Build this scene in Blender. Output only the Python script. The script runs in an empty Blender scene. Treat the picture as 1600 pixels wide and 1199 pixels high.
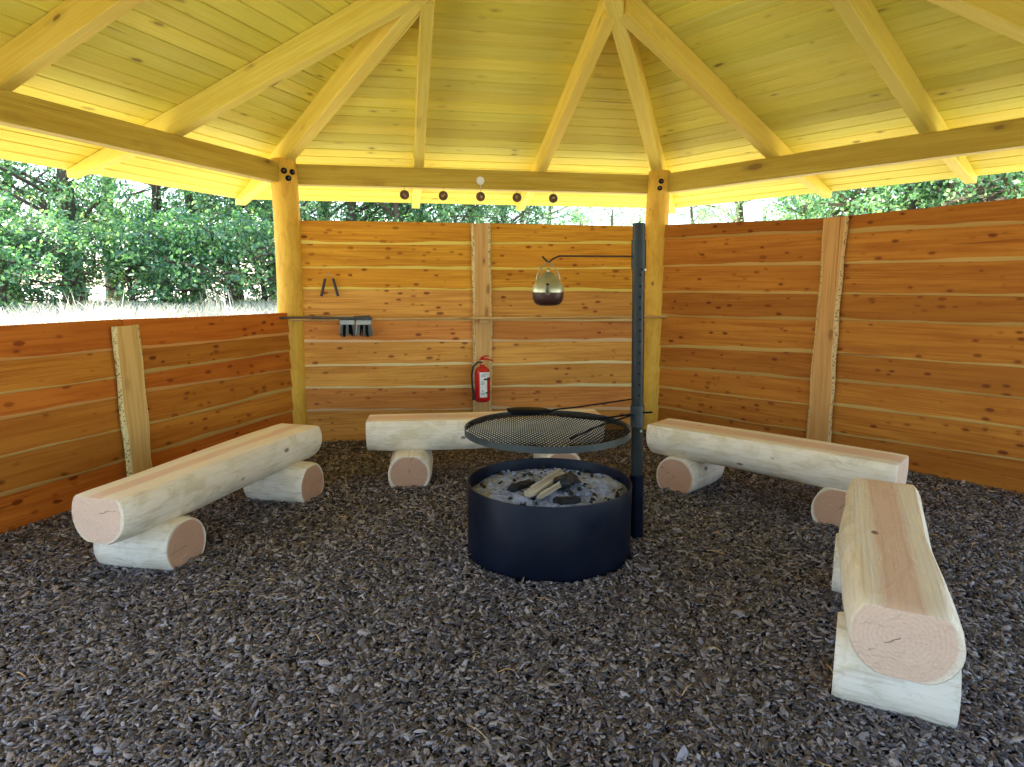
import bpy, bmesh, math, random
import numpy as np
from math import sin, cos, pi, sqrt, radians, atan2, degrees
from mathutils import Vector, Matrix, Euler

random.seed(7)
rng = np.random.default_rng(7)
S = bpy.context.scene
COL = S.collection

# ------------------------------------------------------------------ camera, sky, sun, exposure
cam_d = bpy.data.cameras.new('camera')
cam = bpy.data.objects.new('camera', cam_d)
COL.objects.link(cam)
cam.location = (0, 0, 1.6)
cam.rotation_euler = (radians(90 - 8.8), 0, 0)
cam_d.sensor_width = 36
cam_d.lens = 36 * 1001.2 / 1600
cam_d.clip_start = 0.05
cam_d.clip_end = 1000
S.camera = cam

SUN_EL, SUN_AZ = 50, 292      # elevation; azimuth clockwise from +Y (the light comes from there)
w = bpy.data.worlds.new('World')
S.world = w
w.use_nodes = True
nt = w.node_tree
sky = nt.nodes.new('ShaderNodeTexSky')
sky.sky_type = 'NISHITA'
sky.sun_disc = False
sky.sun_elevation = radians(SUN_EL)
sky.sun_rotation = radians(SUN_AZ)
sky.air_density = 1.0
sky.dust_density = 1.0
bg = nt.nodes['Background']
bg.inputs['Strength'].default_value = 0.125
nt.links.new(sky.outputs[0], bg.inputs['Color'])

sd = bpy.data.lights.new('sun', 'SUN')
sun = bpy.data.objects.new('sun', sd)
COL.objects.link(sun)
sd.energy = 5.0
sd.angle = radians(0.55)
sd.color = (1.0, 0.97, 0.92)
dv = Vector((sin(radians(SUN_AZ)) * cos(radians(SUN_EL)), cos(radians(SUN_AZ)) * cos(radians(SUN_EL)), sin(radians(SUN_EL))))
sun.rotation_euler = dv.to_track_quat('Z', 'Y').to_euler()

S.view_settings.view_transform = 'Standard'
S.view_settings.look = 'None'
S.view_settings.exposure = 2.42
S.view_settings.gamma = 1
S.view_settings.use_curve_mapping = False
S.cycles.max_bounces = 10
S.cycles.diffuse_bounces = 7
S.cycles.transparent_max_bounces = 8

# ------------------------------------------------------------------ helpers
def tag(o, label=None, cat=None, group=None, kind=None):
    if label: o['label'] = label
    if cat: o['category'] = cat
    if group: o['group'] = group
    if kind: o['kind'] = kind
    return o

def empty(name, loc=(0, 0, 0), rz=0, **k):
    o = bpy.data.objects.new(name, None)
    COL.objects.link(o)
    o.location = loc
    o.rotation_euler = (0, 0, rz)
    o.empty_display_size = 0.1
    return tag(o, **k)

def link(name, me, mats=None, parent=None, loc=(0, 0, 0), rot=(0, 0, 0), color=None, **k):
    o = bpy.data.objects.new(name, me)
    COL.objects.link(o)
    if mats is not None and len(me.materials) == 0:
        for m in (mats if isinstance(mats, (list, tuple)) else [mats]):
            me.materials.append(m)
    o.location = loc
    o.rotation_euler = rot
    if parent: o.parent = parent
    if color: o.color = (*color, 1)
    return tag(o, **k)

def mesh_py(name, V, F, smooth=False):
    me = bpy.data.meshes.new(name)
    me.from_pydata([tuple(v) for v in V], [], [tuple(f) for f in F])
    if smooth:
        me.polygons.foreach_set('use_smooth', [True] * len(me.polygons))
    me.update()
    return me

def mesh_np(name, V, F, attr=None, smooth=False):
    """V (n,3), F (m,k) all faces with k corners"""
    me = bpy.data.meshes.new(name)
    k = F.shape[1]
    me.vertices.add(len(V)); me.vertices.foreach_set('co', V.astype(np.float32).ravel())
    me.loops.add(F.size); me.loops.foreach_set('vertex_index', F.astype(np.int32).ravel())
    me.polygons.add(len(F))
    me.polygons.foreach_set('loop_start', np.arange(0, F.size, k, dtype=np.int32))
    me.polygons.foreach_set('loop_total', np.full(len(F), k, dtype=np.int32))
    if smooth: me.polygons.foreach_set('use_smooth', np.ones(len(F), dtype=bool))
    me.update(calc_edges=True)
    if attr is not None:
        a = me.attributes.new('rnd', 'FLOAT', 'POINT')
        a.data.foreach_set('value', attr.astype(np.float32))
    me.validate()
    return me

class MB:
    """collects simple solids into one mesh"""
    def __init__(s): s.V = []; s.F = []; s.M = []; s.mi = 0
    def add(s, V, F):
        n = len(s.V); s.V += [tuple(v) for v in V]; s.F += [tuple(i + n for i in f) for f in F]; s.M += [s.mi] * len(F)
    def box(s, lo, hi, M=None):
        x0, y0, z0 = lo; x1, y1, z1 = hi
        V = [Vector(p) for p in ((x0,y0,z0),(x1,y0,z0),(x1,y1,z0),(x0,y1,z0),(x0,y0,z1),(x1,y0,z1),(x1,y1,z1),(x0,y1,z1))]
        if M: V = [M @ v for v in V]
        s.add(V, [(3,2,1,0),(4,5,6,7),(0,1,5,4),(1,2,6,5),(2,3,7,6),(3,0,4,7)])
    def tube(s, P, R, n=10, cap=True):
        P = [Vector(p) for p in P]
        if not isinstance(R, (list, tuple)): R = [R] * len(P)
        V = []; F = []
        prev = None
        for i, p in enumerate(P):
            d = (P[min(i+1, len(P)-1)] - P[max(i-1, 0)]).normalized()
            a = prev if prev is not None else Vector((0, 0, 1)) if abs(d.z) < .9 else Vector((1, 0, 0))
            u = (a - d * a.dot(d)).normalized(); v = d.cross(u); prev = u
            for k in range(n):
                t = 2*pi*k/n
                V.append(p + (u*cos(t) + v*sin(t)) * R[i])
        for i in range(len(P)-1):
            for k in range(n):
                F.append((i*n+k, i*n+(k+1)%n, (i+1)*n+(k+1)%n, (i+1)*n+k))
        if cap:
            F.append(tuple(reversed(range(n)))); F.append(tuple((len(P)-1)*n+k for k in range(n)))
        s.add(V, F)
    def lathe(s, prof, n=32, c=(0, 0, 0), M=None):
        V = []; F = []
        for r, z in prof:
            for k in range(n):
                t = 2*pi*k/n
                p = Vector((c[0]+r*cos(t), c[1]+r*sin(t), c[2]+z))
                V.append(M @ p if M else p)
        for i in range(len(prof)-1):
            for k in range(n):
                F.append((i*n+k, i*n+(k+1)%n, (i+1)*n+(k+1)%n, (i+1)*n+k))
        s.add(V, F)
    def build(s, name, smooth=False, bevel=0):
        me = mesh_py(name, s.V, s.F)
        me.polygons.foreach_set('material_index', s.M)
        bm = bmesh.new(); bm.from_mesh(me)
        bmesh.ops.recalc_face_normals(bm, faces=bm.faces)
        if bevel:
            bmesh.ops.bevel(bm, geom=bm.edges[:], offset=bevel, segments=1, affect='EDGES', clamp_overlap=True)
        bm.to_mesh(me); bm.free()
        if smooth:
            me.polygons.foreach_set('use_smooth', [True]*len(me.polygons))
            me.set_sharp_from_angle(angle=radians(40))
        me.update()
        return me

# ------------------------------------------------------------------ materials
def nodes(name):
    m = bpy.data.materials.new(name); m.use_nodes = True
    t = m.node_tree
    return m, t, t.nodes['Principled BSDF'], t.nodes['Material Output']

def N(t, typ, **k):
    n = t.nodes.new(typ)
    for a, b in k.items(): setattr(n, a, b)
    return n

def L(t, a, b): t.links.new(a, b)

def math_(t, op, a, b=None, c=None):
    n = N(t, 'ShaderNodeMath', operation=op)
    for i, x in enumerate((a, b, c)):
        if x is None: continue
        if isinstance(x, (int, float)): n.inputs[i].default_value = x
        else: L(t, x, n.inputs[i])
    return n.outputs[0]

def mixc(t, f, a, b, mode='MIX'):
    n = N(t, 'ShaderNodeMix', data_type='RGBA', blend_type=mode)
    if isinstance(f, (int, float)): n.inputs[0].default_value = f
    else: L(t, f, n.inputs[0])
    for i, x in ((6, a), (7, b)):
        if isinstance(x, tuple): n.inputs[i].default_value = (*x, 1)
        else: L(t, x, n.inputs[i])
    return n.outputs[2]

def ramp(t, f, stops):
    n = N(t, 'ShaderNodeValToRGB')
    e = n.color_ramp.elements
    while len(e) < len(stops): e.new(0.5)
    for i, (p, c) in enumerate(stops):
        e[i].position = p; e[i].color = (*c, 1) if len(c) == 3 else c
    L(t, f, n.inputs[0])
    return n.outputs[0]

def smooth(t, x, lo, hi, a=0.0, b=1.0):
    n = N(t, 'ShaderNodeMapRange', interpolation_type='SMOOTHSTEP')
    L(t, x, n.inputs[0])
    n.inputs[1].default_value = lo; n.inputs[2].default_value = hi
    n.inputs[3].default_value = a; n.inputs[4].default_value = b
    return n.outputs[0]

def noise(t, v, scale, detail=3, rough=.55, dist=0):
    n = N(t, 'ShaderNodeTexNoise')
    L(t, v, n.inputs['Vector']); n.inputs['Scale'].default_value = scale
    n.inputs['Detail'].default_value = detail; n.inputs['Roughness'].default_value = rough
    n.inputs['Distortion'].default_value = dist
    return n.outputs['Fac']

def scalev(t, v, s):
    n = N(t, 'ShaderNodeVectorMath', operation='MULTIPLY'); L(t, v, n.inputs[0]); n.inputs[1].default_value = s
    return n.outputs[0]

def addv(t, a, b):
    n = N(t, 'ShaderNodeVectorMath', operation='ADD'); L(t, a, n.inputs[0]); L(t, b, n.inputs[1])
    return n.outputs[0]

def coords(t):
    tc = N(t, 'ShaderNodeTexCoord'); oi = N(t, 'ShaderNodeObjectInfo')
    r = N(t, 'ShaderNodeCombineXYZ')
    L(t, math_(t, 'MULTIPLY', oi.outputs['Random'], 37.3), r.inputs[0])
    L(t, math_(t, 'MULTIPLY', oi.outputs['Random'], 91.7), r.inputs[1])
    L(t, math_(t, 'MULTIPLY', oi.outputs['Random'], 53.1), r.inputs[2])
    return tc.outputs['Object'], addv(t, tc.outputs['Object'], r.outputs[0]), oi

def sawn_wood(name, light, dark, knotc, sap=None, rough=.6, knot=(2.6, 6.0), knot_r=.16, spec=.14, fuzz=1.0):
    """sawn timber, grain along local X; multiplied by the object's own tint"""
    m, t, b, out = nodes(name)
    _, v, oi = coords(t)
    g1 = noise(t, scalev(t, v, (.55, 9, 9)), 1.6, 4, .6, .6)
    g2 = noise(t, scalev(t, v, (1.2, 46, 46)), 1.6, 3, .6, .3)
    g3 = noise(t, scalev(t, v, (.35, 1.2, 1.2)), 1.8, 2, .5)
    f = math_(t, 'ADD', math_(t, 'MULTIPLY', g1, .5), math_(t, 'MULTIPLY', g2, .5))
    f = smooth(t, f, .36, .62)
    col = mixc(t, f, dark, light)
    col = mixc(t, smooth(t, g3, .3, .7), col, mixc(t, .5, col, dark), 'MIX')
    # knots
    dist = noise(t, v, 9, 2)
    vk = N(t, 'ShaderNodeTexVoronoi'); vk.feature = 'F1'
    dn = N(t, 'ShaderNodeCombineXYZ'); L(t, math_(t, 'MULTIPLY', dist, .25), dn.inputs[0]); L(t, math_(t, 'MULTIPLY', dist, .2), dn.inputs[1])
    L(t, addv(t, scalev(t, v, (knot[0], knot[1], knot[1])), dn.outputs[0]), vk.inputs['Vector']); vk.inputs['Scale'].default_value = 1
    d = vk.outputs['Distance']
    sep = N(t, 'ShaderNodeSeparateColor'); L(t, vk.outputs['Color'], sep.inputs[0])
    sz = math_(t, 'MULTIPLY', math_(t, 'SUBTRACT', sep.outputs[0], .15), knot_r * 1.35)
    k1 = smooth(t, math_(t, 'SUBTRACT', d, sz), -.035, .02, 1, 0)
    halo = smooth(t, math_(t, 'SUBTRACT', d, sz), 0, .14, .45, 0)
    col = mixc(t, halo, col, mixc(t, .5, dark, knotc))
    col = mixc(t, math_(t, 'MULTIPLY', k1, math_(t, 'ADD', .35, math_(t, 'MULTIPLY', sep.outputs[1], .5))), col, knotc)
    if sap:
        at = N(t, 'ShaderNodeAttribute', attribute_name='rnd')
        e = math_(t, 'ADD', at.outputs['Fac'], math_(t, 'MULTIPLY', math_(t, 'SUBTRACT', noise(t, scalev(t, v, (3, 20, 20)), 2, 3), .5), .5))
        col = mixc(t, smooth(t, e, .35, .6), col, mixc(t, g2, tuple(c*.75 for c in sap), sap))
    if name == 'larch_batten':
        sp_ = noise(t, v, 55, 3, .6)
        col = mixc(t, math_(t, 'MULTIPLY', math_(t, 'MULTIPLY', smooth(t, at.outputs['Fac'], .5, .9), smooth(t, sp_, .54, .60)), .8), col, (.10, .04, .015))
    ck = noise(t, scalev(t, v, (.35, 16, 16)), 1.5, 2, .5, .4)
    col = mixc(t, math_(t, 'MULTIPLY', smooth(t, ck, .715, .75), .6), col, knotc)
    col = mixc(t, 1.0, col, oi.outputs['Color'], 'MULTIPLY')
    hs = N(t, 'ShaderNodeHueSaturation')
    L(t, math_(t, 'ADD', .93, math_(t, 'MULTIPLY', oi.outputs['Random'], .14)), hs.inputs['Value'])
    L(t, col, hs.inputs['Color'])
    L(t, hs.outputs[0], b.inputs['Base Color'])
    b.inputs['Roughness'].default_value = rough
    b.inputs['Specular IOR Level'].default_value = spec
    bp = N(t, 'ShaderNodeBump'); bp.inputs['Strength'].default_value = .35 * fuzz; bp.inputs['Distance'].default_value = .004
    L(t, math_(t, 'ADD', g2, math_(t, 'MULTIPLY', k1, .4)), bp.inputs['Height']); L(t, bp.outputs[0], b.inputs['Normal'])
    return m

def log_wood(name, R, sap, heart, ringc, stain, tint=False, crack=True):
    """peeled log cut along local X: heartwood, growth rings and sapwood follow the distance from its pith"""
    m, t, b, out = nodes(name)
    o, v, oi = coords(t)
    s = N(t, 'ShaderNodeSeparateXYZ'); L(t, o, s.inputs[0])
    wob = math_(t, 'MULTIPLY', math_(t, 'SUBTRACT', noise(t, scalev(t, v, (1.0, 3.0, 3.0)), 1.5, 3), .5), .16)
    wob2 = math_(t, 'MULTIPLY', math_(t, 'SUBTRACT', noise(t, scalev(t, v, (2.5, 9, 9)), 2, 2), .5), .025)
    r = math_(t, 'SQRT', math_(t, 'ADD', math_(t, 'MULTIPLY', s.outputs[1], s.outputs[1]), math_(t, 'MULTIPLY', s.outputs[2], s.outputs[2])))
    rr = math_(t, 'ADD', math_(t, 'DIVIDE', r, R), math_(t, 'ADD', wob, wob2))
    ringf = math_(t, 'FRACT', math_(t, 'MULTIPLY', rr, 13))
    ring = smooth(t, ringf, .55, .95)
    ring2 = noise(t, scalev(t, v, (1, 60, 60)), 1.2, 2)
    h = mixc(t, math_(t, 'MULTIPLY', ring, .22), heart, ringc)
    gm = N(t, 'ShaderNodeNewGeometry'); tr = N(t, 'ShaderNodeVectorTransform', vector_type='NORMAL', convert_from='WORLD', convert_to='OBJECT')
    L(t, gm.outputs['True Normal'], tr.inputs[0]); sn = N(t, 'ShaderNodeSeparateXYZ'); L(t, tr.outputs[0], sn.inputs[0])
    endg = math_(t, 'GREATER_THAN', math_(t, 'ABSOLUTE', sn.outputs[0]), .8)
    sp = mixc(t, math_(t, 'MULTIPLY', ring, .25), sap, stain)
    sc_ = N(t, 'ShaderNodeSeparateColor'); L(t, oi.outputs['Color'], sc_.inputs[0])
    narrow = math_(t, 'MULTIPLY', math_(t, 'SUBTRACT', 1.0, sc_.outputs[0]), math_(t, 'SUBTRACT', 1.0, endg))
    rs = math_(t, 'ADD', math_(t, 'SUBTRACT', rr, math_(t, 'MULTIPLY', endg, .19)), narrow)
    col = mixc(t, smooth(t, rs, .62, .74), h, sp)
    st = smooth(t, noise(t, scalev(t, v, (2.6, 6, 6)), 2, 5, .65, .8), .44, .68)
    surf = smooth(t, rr, .85, 1.0)
    col = mixc(t, math_(t, 'MULTIPLY', math_(t, 'MULTIPLY', st, surf), .7), col, stain)
    col = mixc(t, math_(t, 'MULTIPLY', smooth(t, ring2, .5, .7), .25), col, ringc)
    vk = N(t, 'ShaderNodeTexVoronoi'); L(t, scalev(t, v, (2.6, 4.2, 4.2)), vk.inputs['Vector']); vk.inputs['Scale'].default_value = 1
    k1 = smooth(t, vk.outputs['Distance'], .045, .085, .8, 0)
    col = mixc(t, k1, col, (.16, .085, .04))
    if crack:
        ang = math_(t, 'ARCTAN2', s.outputs[1], s.outputs[2])
        a0 = math_(t, 'SUBTRACT', math_(t, 'MULTIPLY', oi.outputs['Random'], 5.0), 2.5)
        da = math_(t, 'ABSOLUTE', math_(t, 'ADD', math_(t, 'SUBTRACT', ang, a0), math_(t, 'MULTIPLY', math_(t, 'SUBTRACT', noise(t, o, 25, 3), .5), .7)))
        cr = math_(t, 'MULTIPLY', smooth(t, math_(t, 'MULTIPLY', da, r), .0012, .0035, 1, 0), smooth(t, rr, .7, .95, 1, 0))
        # cracks only on the end grain
        cr = math_(t, 'MULTIPLY', math_(t, 'MULTIPLY', cr, endg), .7)
        cr = math_(t, 'MULTIPLY', cr, smooth(t, noise(t, o, 30, 2), .35, .55))
        col = mixc(t, cr, col, (.06, .03, .02))
    if tint: col = mixc(t, 1.0, col, oi.outputs['Color'], 'MULTIPLY')
    L(t, col, b.inputs['Base Color'])
    b.inputs['Roughness'].default_value = .55; b.inputs['Specular IOR Level'].default_value = .2
    bp = N(t, 'ShaderNodeBump'); bp.inputs['Strength'].default_value = .5; bp.inputs['Distance'].default_value = .006
    L(t, math_(t, 'ADD', st, ring2), bp.inputs['Height']); L(t, bp.outputs[0], b.inputs['Normal'])
    return m

def plain(name, c, rough=.6, metal=0, spec=.5, var=.25, scale=30, bump=.2, bdist=.002, coat=0):
    m, t, b, out = nodes(name)
    _, v, _ = coords(t)
    n = noise(t, v, scale, 5, .6)
    n2 = noise(t, v, scale * .15, 3, .6)
    f = math_(t, 'ADD', math_(t, 'MULTIPLY', n, .5), math_(t, 'MULTIPLY', n2, .5))
    L(t, mixc(t, smooth(t, f, .3, .7), tuple(x*(1-var) for x in c), tuple(min(1, x*(1+var)) for x in c)), b.inputs['Base Color'])
    L(t, smooth(t, n2, .3, .7, rough*.85, min(1, rough*1.15)), b.inputs['Roughness'])
    b.inputs['Metallic'].default_value = metal; b.inputs['Specular IOR Level'].default_value = spec
    b.inputs['Coat Weight'].default_value = coat
    if bump:
        bp = N(t, 'ShaderNodeBump'); bp.inputs['Strength'].default_value = bump; bp.inputs['Distance'].default_value = bdist
        L(t, n, bp.inputs['Height']); L(t, bp.outputs[0], b.inputs['Normal'])
    return m

def attr_mat(name, stops, rough=.6, spec=.4, translucent=0, nscale=0, tcol=(1.6, 2.0, .7)):
    """colour per piece from the 'rnd' attribute"""
    m, t, b, out = nodes(name)
    at = N(t, 'ShaderNodeAttribute', attribute_name='rnd')
    f = at.outputs['Fac']
    if nscale:
        tc = N(t, 'ShaderNodeTexCoord')
        f = math_(t, 'ADD', math_(t, 'MULTIPLY', f, .7), math_(t, 'MULTIPLY', noise(t, tc.outputs['Object'], nscale, 3), .3))
    col = ramp(t, f, stops)
    L(t, col, b.inputs['Base Color'])
    b.inputs['Roughness'].default_value = rough; b.inputs['Specular IOR Level'].default_value = spec
    if translucent:
        tr = N(t, 'ShaderNodeBsdfTranslucent'); mx = N(t, 'ShaderNodeMixShader'); mx.inputs[0].default_value = translucent
        L(t, mixc(t, 1.0, col, tcol, 'MULTIPLY'), tr.inputs['Color'])
        L(t, b.outputs[0], mx.inputs[1]); L(t, tr.outputs[0], mx.inputs[2]); L(t, mx.outputs[0], out.inputs['Surface'])
    return m

M = {}
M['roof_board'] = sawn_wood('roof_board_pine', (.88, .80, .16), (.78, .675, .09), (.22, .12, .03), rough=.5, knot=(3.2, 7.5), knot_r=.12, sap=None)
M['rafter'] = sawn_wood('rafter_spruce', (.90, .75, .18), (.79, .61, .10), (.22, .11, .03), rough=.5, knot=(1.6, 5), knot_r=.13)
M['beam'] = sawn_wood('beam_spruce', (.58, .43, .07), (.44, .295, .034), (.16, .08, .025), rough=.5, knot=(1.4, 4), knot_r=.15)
M['wall_board'] = sawn_wood('larch_board', (.70, .305, .050), (.47, .160, .022), (.17, .035, .010), sap=(.84, .56, .20), rough=.6, knot=(7.5, 16.0), knot_r=.235)
M['batten'] = sawn_wood('larch_batten', (.66, .40, .16), (.50, .26, .08), (.16, .05, .02), sap=(.75, .56, .28), rough=.55, knot=(3, 8), knot_r=.18)
M['rail'] = sawn_wood('rail_wood', (.68, .46, .22), (.48, .29, .11), (.16, .08, .04), rough=.6)
M['post'] = log_wood('yellow_post_wood', .13, (.74, .46, .065), (.55, .25, .06), (.52, .28, .04), (.60, .31, .035), crack=False)
M['seat'] = log_wood('peeled_seat_wood', .19, (.83, .73, .57), (.74, .52, .375), (.54, .33, .22), (.60, .50, .30))
M['support'] = log_wood('peeled_support_wood', .17, (.80, .73, .60), (.54, .32, .20), (.36, .19, .12), (.58, .52, .36))
M['steel_blue'] = plain('dark_blue_painted_steel', (.003, .0055, .014), .38, 0, .16, .35, 14, .1)
M['steel_dark'] = plain('dark_green_black_steel', (.045, .055, .058), .42, .6, .5, .3, 18, .15)
M['steel_pole'] = plain('grey_steel_pole', (.018, .022, .022), .42, .5, .35, .25, 12, .1)
M['iron'] = plain('black_iron', (.004, .004, .0055), .65, 0, .12, .4, 40, .2)
M['rust'] = plain('brown_iron_rod', (.06, .03, .02), .5, .4, .5, .4, 60, .2)
M['galv'] = plain('galvanised_steel', (.30, .32, .31), .45, .8, .5, .25, 60, .2)
M['bolt'] = plain('dull_bolt_steel', (.10, .085, .06), .5, .6, .5, .3, 90, .1)
M['hole'] = plain('dark_hole', (.01, .01, .01), .9, 0, .1, .2, 50, 0)
M['kettle_top'] = plain('tarnished_nickel', (.42, .40, .26), .36, .75, .5, .25, 22, .1)
M['kettle_base'] = plain('soot_brown_copper', (.045, .018, .015), .35, .3, .5, .5, 24, .2)
M['red'] = plain('red_enamel', (.55, .015, .02), .25, 0, .5, .12, 15, 0, coat=.4)
M['black'] = plain('black_rubber', (.015, .015, .017), .5, 0, .5, .2, 40, .1)
M['white'] = plain('white_label', (.78, .80, .80), .5, 0, .4, .05, 40, 0)
M['brass'] = plain('brass', (.6, .45, .2), .3, .9, .5, .2, 30, 0)
M['maroon'] = plain('maroon_grip', (.035, .012, .018), .45, 0, .5, .2, 40, .1)
M['disc_face'] = plain('dark_disc', (.10, .055, .025), .5, .2, .5, .6, 60, .4, .004)
M['disc_mark'] = plain('worn_brass_mark', (.42, .28, .12), .4, .4, .5, .5, 80, .3)
M['char'] = plain('charred_wood', (.018, .016, .016), .6, 0, .4, .6, 40, .8, .01)
M['split'] = sawn_wood('split_firewood', (.62, .50, .33), (.34, .25, .15), (.12, .08, .05), rough=.75, knot=(1, 3), knot_r=.08)
M['fill_cut'] = plain('fill_cut_grey', (.17, .165, .16), .9, 0, .3, .4, 60, .8, .02)  # dull grey for the added, unseen ground sheet that lowers the fill light
M['roof_top'] = plain('roofing_felt', (.06, .06, .06), .85, 0, .3, .2, 40, .3)
M['chips'] = attr_mat('bark_chip', [(0, (.016, .012, .011)), (.3, (.078, .063, .061)), (.58, (.20, .172, .172)), (.8, (.38, .345, .355)), (.92, (.55, .52, .535)), (1, (.84, .83, .83))], .5, .5, nscale=110)
M['leaf'] = attr_mat('tree_leaf', [(0, (.03, .095, .055)), (.5, (.11, .24, .13)), (.85, (.29, .43, .22)), (1, (.78, .84, .60))], .25, 1.0, .3)
M['leaf2'] = attr_mat('silver_leaf', [(0, (.12, .20, .14)), (.5, (.28, .36, .26)), (.85, (.45, .52, .40)), (1, (.75, .78, .66))], .35, .7, .3)
M['bark'] = plain('tree_bark', (.10, .08, .06), .85, 0, .2, .4, 8, .8, .03)
M['grass'] = attr_mat('dry_grass', [(0, (.66, .62, .46)), (.5, (.82, .79, .66)), (1, (.90, .88, .80))], .5, .4, .45, tcol=(1.05, 1.03, .95))

# bark floor base
m, t, b, _ = nodes('bark_mulch_base')
tc = N(t, 'ShaderNodeTexCoord')
n1 = noise(t, tc.outputs['Object'], 60, 6, .7); n2 = noise(t, tc.outputs['Object'], 1.2, 3)
L(t, mixc(t, smooth(t, n1, .35, .7), (.012, .010, .010), (.055, .043, .040)), b.inputs['Base Color'])
b.inputs['Roughness'].default_value = .8
bp = N(t, 'ShaderNodeBump'); bp.inputs['Strength'].default_value = 1; bp.inputs['Distance'].default_value = .02
L(t, n1, bp.inputs['Height']); L(t, bp.outputs[0], b.inputs['Normal'])
M['mulch'] = m
# meadow soil
m, t, b, _ = nodes('meadow_ground')
tc = N(t, 'ShaderNodeTexCoord')
n1 = noise(t, tc.outputs['Object'], 3, 6, .7); n2 = noise(t, tc.outputs['Object'], .15, 3)
L(t, mixc(t, smooth(t, math_(t, 'ADD', math_(t, 'MULTIPLY', n1, .5), math_(t, 'MULTIPLY', n2, .5)), .35, .65), (.62, .58, .42), (.80, .76, .60)), b.inputs['Base Color'])
b.inputs['Roughness'].default_value = .9
bp = N(t, 'ShaderNodeBump'); bp.inputs['Strength'].default_value = 1; bp.inputs['Distance'].default_value = .15
L(t, n1, bp.inputs['Height']); L(t, bp.outputs[0], b.inputs['Normal'])
M['meadow'] = m
# ash
m, t, b, _ = nodes('wood_ash')
tc = N(t, 'ShaderNodeTexCoord')
n1 = noise(t, tc.outputs['Object'], 42, 6, .75); n2 = noise(t, tc.outputs['Object'], 9, 3)
f = math_(t, 'ADD', math_(t, 'MULTIPLY', n1, .6), math_(t, 'MULTIPLY', n2, .4))
L(t, ramp(t, f, [(.38, (.03, .035, .055)), (.46, (.28, .33, .48)), (.58, (.52, .60, .80))]), b.inputs['Base Color'])
b.inputs['Roughness'].default_value = .9
bp = N(t, 'ShaderNodeBump'); bp.inputs['Strength'].default_value = 1; bp.inputs['Distance'].default_value = .02
L(t, n1, bp.inputs['Height']); L(t, bp.outputs[0], b.inputs['Normal'])
M['ash'] = m

# ------------------------------------------------------------------ pavilion geometry (metres)
TH = radians(79.8217)
SIDE = 4.0
P1 = Vector((-2.2947, 6.7885)); D = Vector((sin(TH), cos(TH)))
def hdir(k):  # direction of side k, k=0 back, then clockwise
    a = TH + k * pi / 3
    return Vector((sin(a), cos(a)))
HP = [P1.copy()]
for k in range(5): HP.append(HP[-1] + hdir(k) * SIDE)      # P1, P2, right front, ..., corner points
CEN = P1 + Vector((sin(TH + pi/3), cos(TH + pi/3))) * SIDE
ZB, ZT = 2.6145, 2.816          # underside and top of the ring beam
SL = .3197                      # roof slope
RD = .205                       # height of a rafter
ZR = ZT + RD                    # soffit boards above the beam line
OV = 1.30                       # eaves
AP = SIDE * sqrt(3) / 2

def gz(x, y):
    """the bark floor dips towards the back wall"""
    n = (Vector((x, y)) - P1).dot(Vector((-D.y, D.x)))   # negative inside
    q = min(max((n + 2.2) / 2.0, 0), 1)
    return -0.10 * q * q * (3 - 2*q)

# ground sheets
def grid_sheet(name, x0, x1, y0, y1, nx, ny, zf, mat, **k):
    xs = np.linspace(x0, x1, nx); ys = np.linspace(y0, y1, ny)
    V = [(x, y, zf(x, y)) for y in ys for x in xs]
    F = [(j*nx+i, j*nx+i+1, (j+1)*nx+i+1, (j+1)*nx+i) for j in range(ny-1) for i in range(nx-1)]
    return link(name, mesh_py(name, V, F, True), mat, **k)

def mz(x, y):
    """the meadow rises gently away from the pavilion"""
    r_ = np.hypot(x-CEN.x, y-CEN.y); q = np.clip((r_-5.5)/7.5, 0, 1)
    return -.16 + .92*q*q*(3-2*q)
V = [(CEN.x, CEN.y, -.16)]; F = []; RR = [2, 4, 5.5, 6, 6.5, 7, 7.5, 8, 8.5, 9, 9.5, 10, 10.5, 11, 11.5, 12, 13, 14, 18, 25, 35, 60, 120, 250, 450]; NA = 72
for r_ in RR:
    for a in range(NA):
        x, y = CEN.x+r_*cos(2*pi*a/NA), CEN.y+r_*sin(2*pi*a/NA); V.append((x, y, float(mz(x, y))))
for a in range(NA): F.append((0, 1+a, 1+(a+1) % NA))
for i in range(len(RR)-1):
    for a in range(NA): F.append((1+i*NA+a, 1+(i+1)*NA+a, 1+(i+1)*NA+(a+1) % NA, 1+i*NA+(a+1) % NA))
link('meadow_ground', mesh_py('meadow_ground', V, F, True), M['meadow'], kind='structure')
# gravel sheet added unseen behind the camera to cut bounce light on the ceiling
V = []; F = []; nx_, ny_ = 30, 24
for j in range(ny_):
    for i in range(nx_):
        x = -9+18*i/(nx_-1); y = -17+17.2*j/(ny_-1)
        x *= 1+.05*sin(y*1.3); V.append((x, y, max(-.012, float(mz(x, y))+.03)))
for j in range(ny_-1):
    for i in range(nx_-1): F.append((j*nx_+i, j*nx_+i+1, (j+1)*nx_+i+1, (j+1)*nx_+i))
link('unseen_fill_cut_ground', mesh_py('unseen_fill_cut_ground', V, F, True), M['fill_cut'], kind='structure')
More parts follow.
